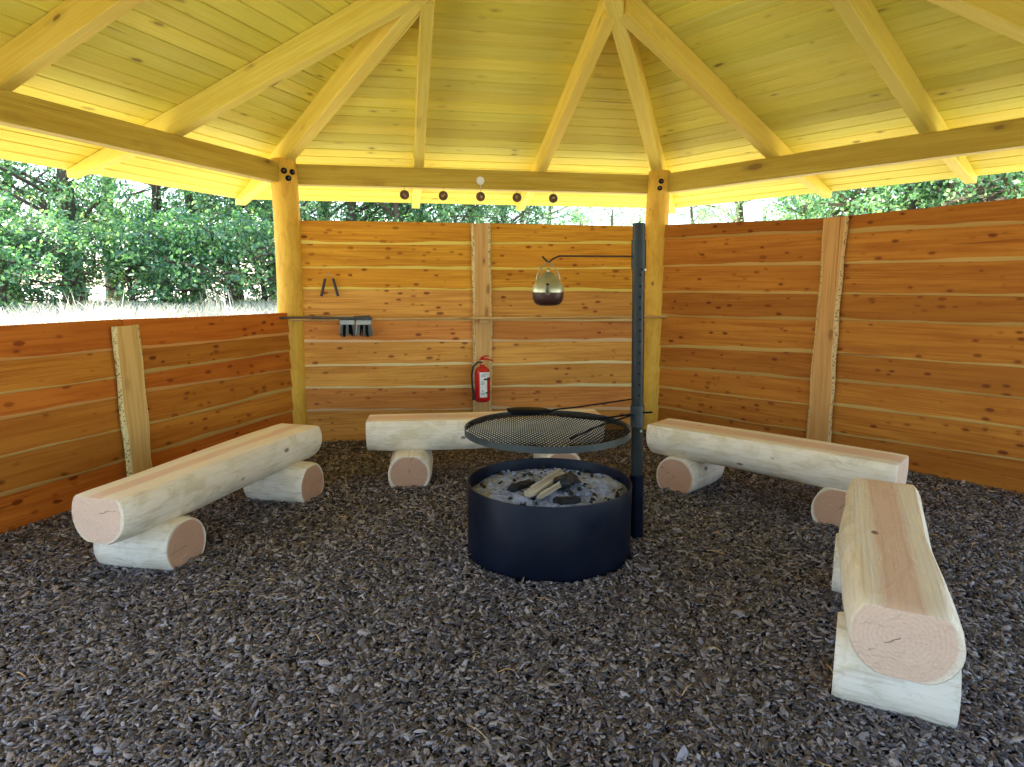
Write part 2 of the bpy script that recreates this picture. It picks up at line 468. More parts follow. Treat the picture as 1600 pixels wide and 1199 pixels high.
# bark floor: hexagon-ish disc under the roof
ring = []
V = [(CEN.x, CEN.y, gz(CEN.x, CEN.y))]; F = []
NR, NA = 24, 48
for i in range(1, NR+1):
    for a in range(NA):
        t_ = 2*pi*a/NA; r_ = 5.6*i/NR
        x, y = CEN.x + r_*cos(t_), CEN.y + r_*sin(t_)
        V.append((x, y, gz(x, y) + (random.uniform(-.006, .006)) - (.12 if i == NR else 0)))
for a in range(NA): F.append((0, 1+a, 1+(a+1) % NA))
for i in range(NR-1):
    for a in range(NA):
        F.append((1+i*NA+a, 1+(i+1)*NA+a, 1+(i+1)*NA+(a+1) % NA, 1+i*NA+(a+1) % NA))
link('bark_floor', mesh_py('bark_floor', V, F, True), M['mulch'], kind='structure')

pav = empty('pavilion', (CEN.x, CEN.y, 0), label='open hexagonal wooden pavilion with yellow plank ceiling, rafters and round log posts', cat='pavilion')
PC = Vector((CEN.x, CEN.y, 0))

def oriented(origin, xd, yd=None, zd=None):
    """matrix with local X along xd; local Z near zd"""
    x = Vector(xd).normalized(); z = Vector(zd) if zd is not None else Vector((0, 0, 1))
    y = z.cross(x).normalized(); z = x.cross(y)
    return Matrix(((x.x, y.x, z.x, origin[0]), (x.y, y.y, z.y, origin[1]), (x.z, y.z, z.z, origin[2]), (0, 0, 0, 1)))

def place(o, Mx, parent, pc):
    o.parent = parent
    o.matrix_basis = Matrix.Translation(-Vector(pc)) @ Mx

def round_log(name, Ln, R, ztop=None, zbot=None, seed=0, seg=18, nang=28, bend=.006, taper=0, lump=.006):
    """a log along local X, pith on the axis, with sawn flats at ztop / zbot"""
    rn = random.Random(seed)
    ph = [rn.uniform(0, 6.28) for _ in range(8)]
    V = []; F = []
    for i in range(seg+1):
        x = -Ln/2 + Ln*i/seg
        u = i/seg - .5
        ch = .012 if i in (0, seg) else 0
        cy = bend*sin(3*u*2+ph[0]) ; cz = bend*.5*sin(4*u+ph[1])
        for a in range(nang):
            t_ = 2*pi*a/nang
            r_ = R*(1+taper*u) - ch*.5 + lump*(sin(2*t_+ph[2]+x*1.5)+.6*sin(3*t_+ph[3]-x*3)+.4*sin(x*9+ph[4]+t_*2))
            y = cy + r_*cos(t_); z = cz + r_*sin(t_)
            if ztop is not None: z = min(z, ztop - ch*.2)
            if zbot is not None: z = max(z, zbot)
            xx = x + (0.006 if i == 0 else -0.006 if i == seg else 0)*0
            V.append((xx, y, z))
    for i in range(seg):
        for a in range(nang):
            F.append((i*nang+a, i*nang+(a+1) % nang, (i+1)*nang+(a+1) % nang, (i+1)*nang+a))
    for e, i in ((-1, 0), (1, seg)):
        base = len(V)
        for a in range(nang):
            p = V[i*nang+a]; V.append((p[0]+e*.008, p[1]*.965, p[2]*.965))
        for a in range(nang):
            q = (i*nang+a, i*nang+(a+1) % nang, base+(a+1) % nang, base+a)
            F.append(q if e > 0 else q[::-1])
        c = tuple(base+a for a in range(nang))
        F.append(c if e > 0 else c[::-1])
    me = mesh_py(name, V, F)
    bm = bmesh.new(); bm.from_mesh(me); bmesh.ops.recalc_face_normals(bm, faces=bm.faces); bm.to_mesh(me); bm.free()
    me.polygons.foreach_set('use_smooth', [True]*len(me.polygons))
    me.set_sharp_from_angle(angle=radians(38))
    return me

# posts
for k, p in enumerate(HP):
    h = ZT + .03 + .15
    me = round_log('post', h, .133, seed=30+k, seg=16, nang=28, bend=.014, taper=-.06, lump=.003)
    off = (-.035, .0) if k == 0 else (.02, 0) if k == 1 else (0, 0)
    o = link('post', me, M['post'])
    place(o, oriented((p.x+off[0], p.y+off[1], -.15 + h/2), (0, 0, 1), zd=(0, -1, 0)), pav, PC)
    # countersunk bolts near the head
    inw = (CEN - p).normalized(); sd_ = Vector((-inw.y, inw.x))
    if k in (0, 1):
        pts = ([(-.085, 2.72), (-.005, 2.725), (-.045, 2.655)] if k == 0 else [(.022, 2.73), (.008, 2.655)])
        cd = (Vector((0, 0)) - Vector((p.x, p.y))).normalized(); cs = Vector((-cd.y, cd.x))   # seen side of the log
        for (u, z) in pts:
            u = -u if k == 0 else u
            a = math.asin(max(-.95, min(.95, u/.133)))
            nrm = cd*cos(a) + cs*sin(a)
            Mx = oriented((p.x+off[0]+nrm.x*.136, p.y+off[1]+nrm.y*.136, z), (nrm.x, nrm.y, 0))
            mb = MB(); Q = Matrix.Rotation(pi/2, 4, 'Y')
            mb.lathe([(0, .006), (.027, .006), (.027, .0), (.031, -.01)], 16, M=Q)
            mb.mi = 1
            mb.lathe([(0, .022), (.011, .022), (.012, .005)], 6, M=Q)
            bo = link('bolt', mb.build('bolt'), [M['hole'], M['bolt']])
            bo.parent = o
            bo.matrix_basis = (Matrix.Translation(-PC) @ oriented((p.x+off[0], p.y+off[1], -.15 + h/2), (0, 0, 1), zd=(0, -1, 0))).inverted() @ (Matrix.Translation(-PC) @ Mx)

def beam_mesh(name, Ln, wy, hz, seed=0, bev=.008, seg=1):
    mb = MB(); mb.box((-Ln/2, -wy/2, -hz/2), (Ln/2, wy/2, hz/2))
    return mb.build(name, bevel=bev)

# ring beams: inner face on the corner lines
for k in range(6):
    a, b_ = HP[k], HP[(k+1) % 6]
    d = (b_-a).normalized(); n_out = Vector((-d.y, d.x)); 
    if (a - CEN).dot(n_out) < 0: n_out = -n_out
    mid = (a+b_)/2 + n_out*.06
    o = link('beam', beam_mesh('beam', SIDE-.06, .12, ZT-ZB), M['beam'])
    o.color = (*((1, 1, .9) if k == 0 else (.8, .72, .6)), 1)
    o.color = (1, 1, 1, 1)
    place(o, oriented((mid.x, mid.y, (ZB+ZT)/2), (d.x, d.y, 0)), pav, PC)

# rafters: full height inside, tapered tails outside
def rafter_mesh(name, run_in, run_out, slope, wd, hgt, tail):
    """local X runs inwards & up (horizontal run), origin at beam top line; underside passes through origin"""
    V = []
    xs = [(-run_out, 1), (-.14, 0), (0, 0), (run_in, 0)]
    prof = []
    for x, tl in xs:
        zt = slope*x + hgt
        zb = slope*x if not tl else slope*x + hgt - tail
        if x == -.14: zb = slope*x + .0
        prof.append((x, zb, zt))
    for s_ in (-1, 1):
        for x, zb, zt in prof: V += [(x, s_*wd/2, zb), (x, s_*wd/2, zt)]
    n = len(prof)*2; F = []
    for i in range(len(prof)-1):
        a = 2*i
        F.append((a, a+2, a+3, a+1)); F.append((n+a, n+a+1, n+a+3, n+a+2))
        F.append((a, n+a, n+a+2, a+2)); F.append((a+1, a+3, n+a+3, n+a+1))
    F.append((0, 1, n+1, n)); F.append((n-2, 2*n-2, 2*n-1, n-1))
    al = math.atan(slope); V = [(x*cos(al)+z*sin(al), y, -x*sin(al)+z*cos(al)) for x, y, z in V]     # grain runs up the slope
    me = mesh_py(name, V, F)
    bm = bmesh.new(); bm.from_mesh(me); bmesh.ops.recalc_face_normals(bm, faces=bm.faces)
    bmesh.ops.bevel(bm, geom=bm.edges[:], offset=.007, segments=1, affect='EDGES', clamp_overlap=True)
    bm.to_mesh(me); bm.free()
    return me

hm = SL * AP / SIDE
hip = rafter_mesh('rafter', SIDE-.06, OV*SIDE/AP-.02, hm, .12, RD-.004, .07)
for k in range(6):
    p = HP[k]; d = (CEN-p).normalized()
    o = link('rafter', hip, M['rafter'])
    place(o, oriented((p.x, p.y, ZT), (d.x, d.y, 0)) @ Matrix.Rotation(-math.atan(hm), 4, 'Y'), pav, PC)
tint = [(1, 1, 1), (.96, .97, .92), (1.0, .95, .88), (.98, 1, .95)]
for k in range(6):
    a, b_ = HP[k], HP[(k+1) % 6]; d = (b_-a).normalized(); n_in = (CEN-(a+b_)/2).normalized()
    for j in (1, 2):
        p = a + d*SIDE*j/3
        # the jack rafter runs until it meets the hip
        run = AP * (2/3) - .08
        me = rafter_mesh('rafter', run, OV-.02, SL, .10, RD-.003, .07)
        o = link('rafter', me, M['rafter'], color=tint[(k+j) % 4])
        place(o, oriented((p.x, p.y, ZT), (n_in.x, n_in.y, 0)) @ Matrix.Rotation(-math.atan(SL), 4, 'Y'), pav, PC)

# soffit boards, six faces
BW = .158
slope_len = sqrt(1+SL*SL)
ang = math.atan(SL)
for k in range(6):
    a, b_ = HP[k], HP[(k+1) % 6]; d = (b_-a).normalized(); mid = (a+b_)/2
    n_in = (CEN-mid).normalized()
    upv = Vector((n_in.x, n_in.y, SL)).normalized()     # up-slope in the plane
    nrm = Vector((d.x, d.y, 0)).cross(upv).normalized()
    if nrm.z < 0: nrm = -nrm
    s = -OV; row = 0
    while s < AP - .04:
        s1 = min(s + BW/slope_len, AP-.01)
        h0 = (AP - s)/AP*SIDE/2; h1 = (AP - s1)/AP*SIDE/2
        # joint over a rafter in some rows
        cuts = [-1, 1]
        if h0 > 1.5 and random.random() < .45: cuts = [-1, random.choice([-SIDE/6, SIDE/6]), 1]
        for c in range(len(cuts)-1):
            def lim(cc, hh): return -hh if cc == -1 else hh if cc == 1 else cc
            e0, e1 = cuts[c], cuts[c+1]
            # quad with a chamfered V joint (local x along board, y up-slope, z out through the roof)
            W = (s1-s)*slope_len; g = .0022; cz = .007; T = .02
            cx = (lim(e0, h0)+lim(e1, h0))/2
            rows_ = [(g, cz, h0, h0), (g+cz, 0, h0, h1), (W-g-cz, 0, h0, h1), (W-g, cz, h1, h1)]
            V = []
            for (yy, zz, *_r) in rows_ + [(W-g, T, 0, 0), (g, T, 0, 0)]:
                f_ = yy/W if W > 0 else 0
                hh = h0*(1-f_)+h1*f_
                l_, r_ = lim(e0, hh), lim(e1, hh)
                if e0 != -1: l_ += .002
                V += [(l_-cx, yy, zz), (r_-cx, yy, zz)]
            n_ = 6; F = []
            for i in range(n_):
                i2 = (i+1) % n_
                F.append((2*i, 2*i2, 2*i2+1, 2*i+1))
            F.append(tuple(2*i+1 for i in range(n_))); F.append(tuple(2*i for i in reversed(range(n_))))
            me = mesh_py('roof_board', V, F)
            org = Vector((mid.x+d.x*cx+n_in.x*s, mid.y+d.y*cx+n_in.y*s, ZR + SL*s))
            sgn = 1 if Vector((0, 0, 1)).cross(Vector((d.x, d.y, 0))).dot(Vector((n_in.x, n_in.y, 0))) > 0 else -1
            X = Vector((d.x, d.y, 0)); Y = upv; Z = nrm
            Mx = Matrix(((X.x, Y.x, Z.x, org.x), (X.y, Y.y, Z.y, org.y), (X.z, Y.z, Z.z, org.z), (0, 0, 0, 1)))
            v_ = random.uniform(.9, 1.04); wm = random.uniform(-.03, .03)
            o = link('roof_board', me, M['roof_board'], color=(v_+wm, v_, v_*(1+random.uniform(-.1, .1))))
            place(o, Mx, pav, PC)
        s = s1; row += 1
# roofing above the boards and a fascia round the eaves
mb = MB()
tops = []
for k in range(6):
    dd = (HP[k]-CEN).normalized(); r_ = SIDE + (OV+.03)*SIDE/AP
    q = CEN + dd*r_
    tops.append(Vector((q.x, q.y, ZR + .026 - SL*(OV+.03))) - PC)
apx = Vector((CEN.x, CEN.y, ZR + .026 + SL*AP)) - PC
V = tops + [apx] + [t_ + Vector((0, 0, .03)) for t_ in tops] + [apx + Vector((0, 0, .03))]
F = []
for k in range(6):
    k2 = (k+1) % 6
    F += [(k, k2, 6), (7+k2, 7+k, 13), (k2, k, 7+k, 7+k2)]
mb.add(V, F)
link('roof_covering', mb.build('roof_covering'), M['roof_top'], pav)

# ------------------------------------------------------------------ plank walls
def live_board(Ln, zl, zr, zlt, zrt, seed, thick=.020, lean=.012, topstraight=False):
    """board along local X from 0 to Ln, wavy waney lower edge, local -Y faces the room; origin z = 0 of the wall"""
    rn = random.Random(seed)
    n = max(6, int(Ln/.11))
    ph = [rn.uniform(0, 6.28) for _ in range(5)]
    fr = [rn.uniform(1.2, 2.2), rn.uniform(3, 5.5), rn.uniform(7, 12)]
    am = [rn.uniform(.002, .007), rn.uniform(.0006, .0028), rn.uniform(.0003, .0014)]
    strip = rn.uniform(.014, .028)
    V = []; F = []; A = []
    kn = 9
    for i in range(n+1):
        u = i/n; x = Ln*u
        wv = sum(am[j]*sin(fr[j]*x+ph[j]) for j in range(3))
        zb = zl*(1-u)+zr*u + wv
        zt = zlt*(1-u)+zrt*u + (.03 if not topstraight else .003*sin(x*2+ph[3]))
        st = strip*(1+.35*sin(x*2.3+ph[4])+.2*sin(x*9+ph[1]))
        # profile from the back bottom round the face to the back top
        pr = [(-thick*.15-.0, zb+.004, 1.0), (-lean-thick*.55, zb, 1.0), (-lean-thick*.86, zb+st*.55, 1.0),
              (-lean-thick, zb+st, .72), (-lean-thick-.001, zb+st+.012, .12), (-lean*.5-thick, (zb+zt)/2, 0), (-thick, zt-.002, 0), (-thick*.8, zt, 0), (0, zt, 0)]
        for (yy, zz, a_) in pr:
            V.append((x, yy, zz)); A.append(a_)
    for i in range(n):
        for j in range(kn):
            j2 = (j+1) % kn
            F.append((i*kn+j, (i+1)*kn+j, (i+1)*kn+j2, i*kn+j2))
    F.append(tuple(range(kn))); F.append(tuple(n*kn+j for j in reversed(range(kn))))
    me = mesh_py('wall_board', V, F)
    a = me.attributes.new('rnd', 'FLOAT', 'POINT'); a.data.foreach_set('value', A)
    bm = bmesh.new(); bm.from_mesh(me); bmesh.ops.recalc_face_normals(bm, faces=bm.faces); bm.to_mesh(me); bm.free()
    return me

def live_batten(z0, z1, wd, seed, thick=.03, both=True, taper=0):
    """upright board along local X (height), width on local Y, face on -Z"""
    rn = random.Random(seed); n = 22; V = []; F = []; A = []
    ph = [rn.uniform(0, 6.28) for _ in range(6)]
    for i in range(n+1):
        u = i/n; x = z0+(z1-z0)*u
        l = -wd/2*(1+taper*(.5-u)) + .006*sin(x*3+ph[0]) + .004*sin(x*11+ph[1])
        r = wd/2*(1+taper*(.5-u)) + .007*sin(x*2.6+ph[2]) + .004*sin(x*13+ph[3])
        bl = .020*(1+.5*sin(x*5+ph[4])); br = .024*(1+.5*sin(x*4+ph[5]))
        pr = [(l, 0, .8), (l+.002, thick*.4, 1), (l+bl*.7, thick*.92, 1), (l+bl+.008, thick, .2), (0, thick+.001, 0), (r-br-.008, thick, .2), (r-br*.7, thick*.92, 1), (r-.002, thick*.4, 1), (r, 0, .8)]
        for (yy, zz, a_) in pr: V.append((x, yy, -zz)); A.append(a_)
    kn = 9
    for i in range(n):
        for j in range(kn):
            j2 = (j+1) % kn
            F.append((i*kn+j, (i+1)*kn+j, (i+1)*kn+j2, i*kn+j2))
    F.append(tuple(range(kn))); F.append(tuple(n*kn+j for j in reversed(range(kn))))
    me = mesh_py('batten', V, F)
    a = me.attributes.new('rnd', 'FLOAT', 'POINT'); a.data.foreach_set('value', A)
    bm = bmesh.new(); bm.from_mesh(me); bmesh.ops.recalc_face_normals(bm, faces=bm.faces); bm.to_mesh(me); bm.free()
    return me

def plank_wall(label, a, d, panels, battens, tints, seed):
    """a = start corner, d = direction; local +Y of the wall points outwards"""
    nrm = Vector((-d.y, d.x)); 
    if (a - CEN).dot(nrm) < 0: flip = True
    else: flip = False
    # wall frame: X along the wall so that +Y is outwards
    xd = Vector((d.x, d.y)); org = a.copy()
    if flip:
        xd = -xd; org = a + d*SIDE
    rz = atan2(xd.y, xd.x)
    w_ = empty('plank_wall', (org.x, org.y, 0), rz, label=label, cat='wall')
    def sx(s_): return SIDE - s_ if flip else s_
    sd_ = seed
    for (s0, s1, zl, zr) in panels:
        if flip:
            X0, X1, ZL, ZRr = sx(s1), sx(s0), zr, zl
        else:
            X0, X1, ZL, ZRr = s0, s1, zl, zr
        for i in range(len(ZL)-1):
            sd_ += 1
            me = live_board(X1-X0, ZL[i+1], ZRr[i+1], ZL[i], ZRr[i], sd_, topstraight=(i == 0))
            tc_ = tints[i % len(tints)]; q = random.Random(sd_).uniform(.93, 1.06)
            link('wall_board', me, M['wall_board'], w_, loc=(X0, 0, 0), color=tuple(c*q for c in tc_))
    for (s_, wd, z0, z1, lean_, seed_b, tn) in battens:
        me = live_batten(z0, z1, wd, seed_b)
        o = link('batten', me, M['batten'], w_, color=tn)
        # local X up, local Y along wall, local -Z towards the room (-Y of wall)
        o.matrix_basis = Matrix.Translation((sx(s_), -.052, 0)) @ Matrix(((0, 1, 0, 0), (0, 0, 1, 0), (1, 0, 0, 0), (0, 0, 0, 1))) @ Matrix.Rotation(lean_, 4, 'Z')
    return w_

gold = (1.04, 1.22, .75); tan = (1.12, 1.38, 1.9); pink = (1.12, 1.16, 1.75); org_ = (.82, .76, .62); red_ = (.92, .68, .55); deep = (.70, .62, .48)
plank_wall('tall back plank wall of tan and pink waney boards between the two log posts', HP[0], hdir(0),
    [(0.03, 1.99, [2.251, 2.015, 1.765, 1.55, 1.222, .992, .735, .49, .245, -.12], [2.253, 2.02, 1.76, 1.535, 1.20, .965, .71, .455, .2, -.14]),
     (1.995, 3.97, [2.253, 2.03, 1.76, 1.54, 1.20, .965, .70, .46, .2, -.14], [2.255, 2.05, 1.77, 1.516, 1.171, .941, .686, .405, .128, -.18])],
    [(1.985, .215, -.12, 2.245, 0, 5, (1.1, 1.15, 1.15))], [gold, gold, gold, tan, pink, tan, tan, pink, tan], 100)
plank_wall('tall right plank wall of dark orange boards beside the long log bench', HP[1], hdir(1),
    [(0.03, 2.01, [2.26, 2.101, 1.80, 1.50, 1.235, .88, .63, .41, .168, -.12], [2.20, 2.067, 1.774, 1.511, 1.27, .963, .702, .457, .20, -.12]),
     (2.015, 3.97, [2.20, 2.05, 1.785, 1.506, 1.27, .968, .707, .49, .215, -.12], [2.255, 2.046, 1.778, 1.52, 1.288, .982, .738, .50, .265, -.12])],
    [(2.015, .215, -.05, 2.195, radians(.3), 9, (1.08, 1.0, .9))], [deep, org_, org_, deep, org_, deep, org_, org_, deep], 200)
plank_wall('low left plank wall of reddish orange boards with the sunny meadow behind', HP[5], hdir(5),
    [(0.03, 1.98, [1.35, 1.126, .90, .734, .49, .235, -.12], [1.338, 1.11, .891, .744, .50, .26, -.12]),
     (1.985, 3.97, [1.338, 1.10, .89, .747, .49, .25, -.12], [1.306, 1.079, .916, .713, .499, .27, -.12])],
    [(1.99, .225, -.05, 1.29, radians(-.8), 12, (1.2, 1.35, 1.3))], [red_, org_, red_, org_, org_, red_], 300)

# ------------------------------------------------------------------ things on the back wall (positions in wall coordinates)
def wallpt(s_, z, out=0.0):
    """point on the back wall line; out > 0 is towards the room"""
    p = P1 + D*s_ + Vector((D.y, -D.x))*out
    return Vector((p.x, p.y, z))
RZB = atan2(D.y, D.x)

# shelf rail across the wall and both posts
rn = random.Random(3); n = 60; V = []; F = []; A = []
for i in range(n+1):
    x = -.02 + 4.36*i/n
    y0 = -.045 + .004*sin(x*5)+.003*sin(x*17); zt = .010+.002*sin(x*4)
    for (yy, zz) in ((.03, -.012), (y0+.012, -.014), (y0, -.004+.003*sin(x*23)), (y0+.006, zt), (.03, zt)): V.append((x, yy, zz))
for i in range(n):
    for j in range(5):
        F.append((i*5+j, (i+1)*5+j, (i+1)*5+(j+1) % 5, i*5+(j+1) % 5))
F.append((0, 1, 2, 3, 4)); F.append((n*5+4, n*5+3, n*5+2, n*5+1, n*5))
me = mesh_py('rail', V, F)
bm = bmesh.new(); bm.from_mesh(me); bmesh.ops.recalc_face_normals(bm, faces=bm.faces); bm.to_mesh(me); bm.free()
p = wallpt(0, 1.238, .16)
rail = empty('tool_rail', p, RZB, label='thin pale wooden rail running across the back wall in front of both posts', cat='rail')
link('rail_strip', me, M['rail'], rail)
mb = MB(); mb.box((1.94, -.03, -.055), (2.04, .12, -.015)); link('rail_bracket', mb.build('rail_bracket', bevel=.004), M['rail'], rail)

# two long handled tools lying on the rail, heads hanging over its edge
def tool(name, s0, s1, z, out, label, hcol, seed, length_dir=1):
    p = wallpt(s1, z, out)
    e = empty(name, p, RZB, label=label, cat='grill brush')
    rn = random.Random(seed)
    Ln = s1-s0; pts = []; rad = []
    for i in range(15):
        u = i/14; pts.append((-Ln*u, .012*sin(u*5+seed)*u, (.004*sin(u*9+seed) - .030*max(0, u-.82)*5) - .006)); rad.append(.013+.003*sin(u*14+seed)+(.006 if u > .85 else 0))
    mb = MB(); mb.tube(pts, rad, 8); o = link('handle', mb.build('handle', smooth=True), hcol, e)
    mb = MB(); mb.box((-.142, -.040, -.085), (.012, -.014, -.034)); link('head_plate', mb.build('head_plate', bevel=.004), M['galv'], e)
    mb = MB(); mb.box((-.148, -.034, -.033), (.018, -.010, -.004)); link('head_clamp', mb.build('head_clamp', bevel=.003), M['steel_dark'], e)
    for grp, (nm, mt) in enumerate((('bristles', M['galv']), ('bristles', M['iron']))):
        mb = MB()
        for j in range(60):
            x = rn.uniform(-.135, .006); sp = (x+.065)*.18+rn.uniform(-.008, .008); yy = rn.uniform(-.036, -.018)
            if (grp == 1) != (abs(abs(x+.065)-.028) < .014): continue
            mb.tube([(x, yy, -.083), (x+sp*.5, yy, -.13), (x+sp*1.3, yy-.004, -rn.uniform(.16, .215))], [.006, .006, .004], 4)
        link(nm, mb.build(nm), mt, e)
    return e
tool('grill_brush', -.58, .62, 1.268, .175, 'long handled grill brush with its head hanging nearer the log post', M['rail'], 1)
tool('grill_brush', -.35, .79, 1.268, .225, 'long handled grill brush with the brighter head farther from the log post', M['bark'], 2)

# tongs hanging from a nail
p = wallpt(.375, 1.71, .05)
tg = empty('grill_tongs', p, RZB, label='grill tongs with two dark maroon grips hanging on the back wall', cat='tongs')
for s_ in (-1, 1):
    mb = MB(); mb.tube([(s_*.040, -.012, -.050), (s_*.085, -.014, -.235)], [.013, .015], 10)
    o = link('grip', mb.build('grip', smooth=True), M['maroon'], tg)
    mb = MB(); mb.tube([(0, -.01, 0), (s_*.025, -.012, -.012), (s_*.040, -.012, -.050)], .0022, 6)
    link('wire_arm', mb.build('wire_arm'), M['galv'], tg)
mb = MB(); mb.tube([(0, 0, .004), (0, -.03, .006)], .003, 6); link('nail', mb.build('nail'), M['galv'], tg)

# fire extinguisher
p = wallpt(1.965, .33, .20)
ex = empty('fire_extinguisher', p, RZB, label='red fire extinguisher with white label on the centre batten of the back wall', cat='fire extinguisher')
mb = MB(); mb.lathe([(0, 0), (.07, 0), (.083, .012), (.086, .03), (.086, .315), (.078, .35), (.055, .375), (.03, .388), (.024, .41), (0, .41)], 32)
link('cylinder', mb.build('cylinder', smooth=True), M['red'], ex)
def arc_patch(a0, a1, z0, z1, r, th=.0015, n=10):
    V = []; F = []
    for i in range(n+1):
        a = a0+(a1-a0)*i/n
        for (rr_, zz) in ((r, z0), (r, z1), (r+th, z1), (r+th, z0)): V.append((rr_*cos(a), rr_*sin(a), zz))
    for i in range(n):
        for j in range(4): F.append((i*4+j, (i+1)*4+j, (i+1)*4+(j+1) % 4, i*4+(j+1) % 4))
    F += [(0, 1, 2, 3), (n*4+3, n*4+2, n*4+1, n*4)]
    return V, F
A0 = -pi/2
mb = MB(); mb.add(*arc_patch(A0-.45, A0+.50, .055, .33, .0862))
lab = link('label', mb.build('label'), M['white'], ex)
mb = MB(); mb.add(*arc_patch(A0+.50, A0+1.1, .27, .33, .0862)); link('label', mb.build('label'), M['white'], ex)
mb = MB(); mb.add(*arc_patch(A0+.05, A0+1.3, .243, .262, .0880)); link('strap', mb.build('strap'), M['black'], ex)
mb = MB(); mb.add(*arc_patch(A0+.28, A0+1.3, .095, .112, .0880)); link('strap', mb.build('strap'), M['black'], ex)
mb = MB()
for (a, z, w_, h_) in ((-.12, .115, .09, .02), (-.3, .10, .5, .004), (-.3, .088, .45, .004), (-.3, .225, .4, .004), (-.3, .21, .5, .004), (-.3, .195, .35, .004), (-.3, .30, .7, .006), (-.3, .285, .55, .004)):
    mb.add(*arc_patch(A0+a, A0+a+w_, z, z+h_, .0878, .0006, 5))
link('label_print', mb.build('label_print'), M['steel_dark'], lab)
mb = MB(); mb.lathe([(0, .41), (.02, .41), (.02, .44), (.028, .445), (.028, .455), (0, .455)], 16); vv = link('valve', mb.build('valve', smooth=True), M['brass'], ex)
mb = MB(); mb.tube([(-.03, -.01, .455), (.02, -.02, .472), (.115, -.03, .452)], [.009, .011, .008], 8); mb.tube([(-.02, -.01, .475), (.03, -.02, .50), (.07, -.03, .50)], [.008, .009, .006], 8)
link('lever', mb.build('lever', smooth=True), M['red'], ex)
mb = MB(); mb.tube([(.0, -.02, .43), (-.05, -.03, .435), (-.10, -.03, .39), (-.118, -.025, .30), (-.112, -.02, .18), (-.10, -.02, .10)], [.010, .011, .012, .012, .012, .014], 10)
mb.tube([(-.10, -.02, .10), (-.098, -.02, .02)], [.013, .018], 10)
link('hose', mb.build('hose', smooth=True), M['black'], ex)
mb = MB(); mb.box((-.03, .08, .2), (.03, .118, .34)); link('bracket', mb.build('bracket'), M['black'], ex)

# discs on strings under the back beam
for i, s_ in enumerate((1.177, 1.585, 1.985, 2.385, 2.79)):
    p = wallpt(s_, 2.618, .012)
    lb = ('dark round hanging disc nearest the left log post', 'dark round hanging disc, second from the left log post', 'dark round hanging disc below the white button on the beam', 'dark round hanging disc, second from the right in the row', 'rightmost round hanging disc of the row under the back beam')[i]
    e = empty('hanging_disc', p, RZB + random.uniform(-.35, .35), label=lb, cat='hanging disc', group='discs hanging in a row under the back beam')
    r_ = .049
    mb = MB(); Q = Matrix.Translation((0, 0, -.085)) @ Matrix.Rotation(pi/2, 4, 'X')
    mb.lathe([(0, .005), (.030, .005), (.036, .009), (r_, .007), (r_+.001, 0), (r_, -.007), (.036, -.009), (.030, -.005), (0, -.005)], 28, M=Q)
    link('disc', mb.build('disc', smooth=True), M['disc_face'], e)
    mb = MB(); rn = random.Random(i)
    for q in range(3):
        a_ = rn.uniform(0, 6.28); rr_ = rn.uniform(.006, .018)
        mb.lathe([(0, .0075), (.008, .0075), (.010, .004)], 8, c=(rr_*cos(a_), rr_*sin(a_), 0), M=Q)
    link('mark', mb.build('mark'), M['disc_mark'], e)
    mb = MB(); mb.tube([(0, 0, 0), (0, 0, -.040)], .0016, 5); link('string', mb.build('string'), M['iron'], e)
p = wallpt(1.985, 2.70, .004)
e = empty('white_button', p, RZB, label='small white round button fixed on the middle of the back beam', cat='button')
mb = MB(); mb.lathe([(0, .018), (.03, .016), (.042, .008), (.044, 0)], 24, M=Matrix.Rotation(pi/2, 4, 'X')); link('cap', mb.build('cap', smooth=True), M['white'], e)
mb = MB(); mb.tube([(0, -.004, -.04), (0, -.006, -.082)], .002, 6); link('cord', mb.build('cord'), M['white'], e)

# ------------------------------------------------------------------ log benches
def bench(label, a, b_, sups, seed, ztop=.5, R=.19, half=.165):
    a = Vector(a); b_ = Vector(b_); mid = (a+b_)/2; Ln = (b_-a).length; rz = atan2(b_.y-a.y, b_.x-a.x)
    zc = ztop - sqrt(R*R-half*half)
    g = gz(mid.x, mid.y)
    e = empty('log_bench', (mid.x, mid.y, 0), rz, label=label, cat='bench', group='log benches round the fire pit')
    me = round_log('seat_log', Ln, R, ztop=ztop-zc, zbot=-R*.86, seed=seed, seg=22, nang=40, bend=.013, taper=.05, lump=.0055)
    link('seat_log', me, M['seat'], e, loc=(0, 0, zc), color=((.86, 1, 1) if seed == 1 else (.97, 1, 1)))
    ci, si = cos(-rz), sin(-rz)
    for j, (sx_, sy_, ln, R2) in enumerate(sups):
        dx, dy = sx_-mid.x, sy_-mid.y; lx, ly = dx*ci-dy*si, dx*si+dy*ci
        zc2 = .115 + gz(sx_, sy_)
        me = round_log('support_log', ln, R2, ztop=.150, zbot=-.14, seed=seed+50+j, seg=10, nang=36, bend=.003, taper=.03, lump=.004)
        link('support_log', me, M['support'], e, loc=(lx, ly, zc2), rot=(0, 0, pi/2+random.uniform(-.05, .05)))
    return e
bench('log bench along the low left plank wall', (-2.185, 3.227), (-1.692, 4.993), [(-2.11, 3.56, .47, .17), (-1.73, 4.70, .47, .17)], 1)
bench('log bench against the back wall, behind the round grill', (-1.194, 5.228), (.752, 5.45), [(-.84, 5.17, .50, .18), (.385, 5.30, .50, .17)], 2)
bench('log bench with the dark purplish sawn end, by the right plank wall', (1.203, 5.12), (2.487, 3.96), [(1.445, 5.01, .52, .17), (2.32, 4.27, .52, .17)], 3)
bench('nearest log bench, its round pink end facing the camera', (1.345, 2.055), (2.09, 3.51), [(1.49, 2.31, .39, .17), (1.93, 3.17, .42, .17)], 4, R=.18, half=.146)

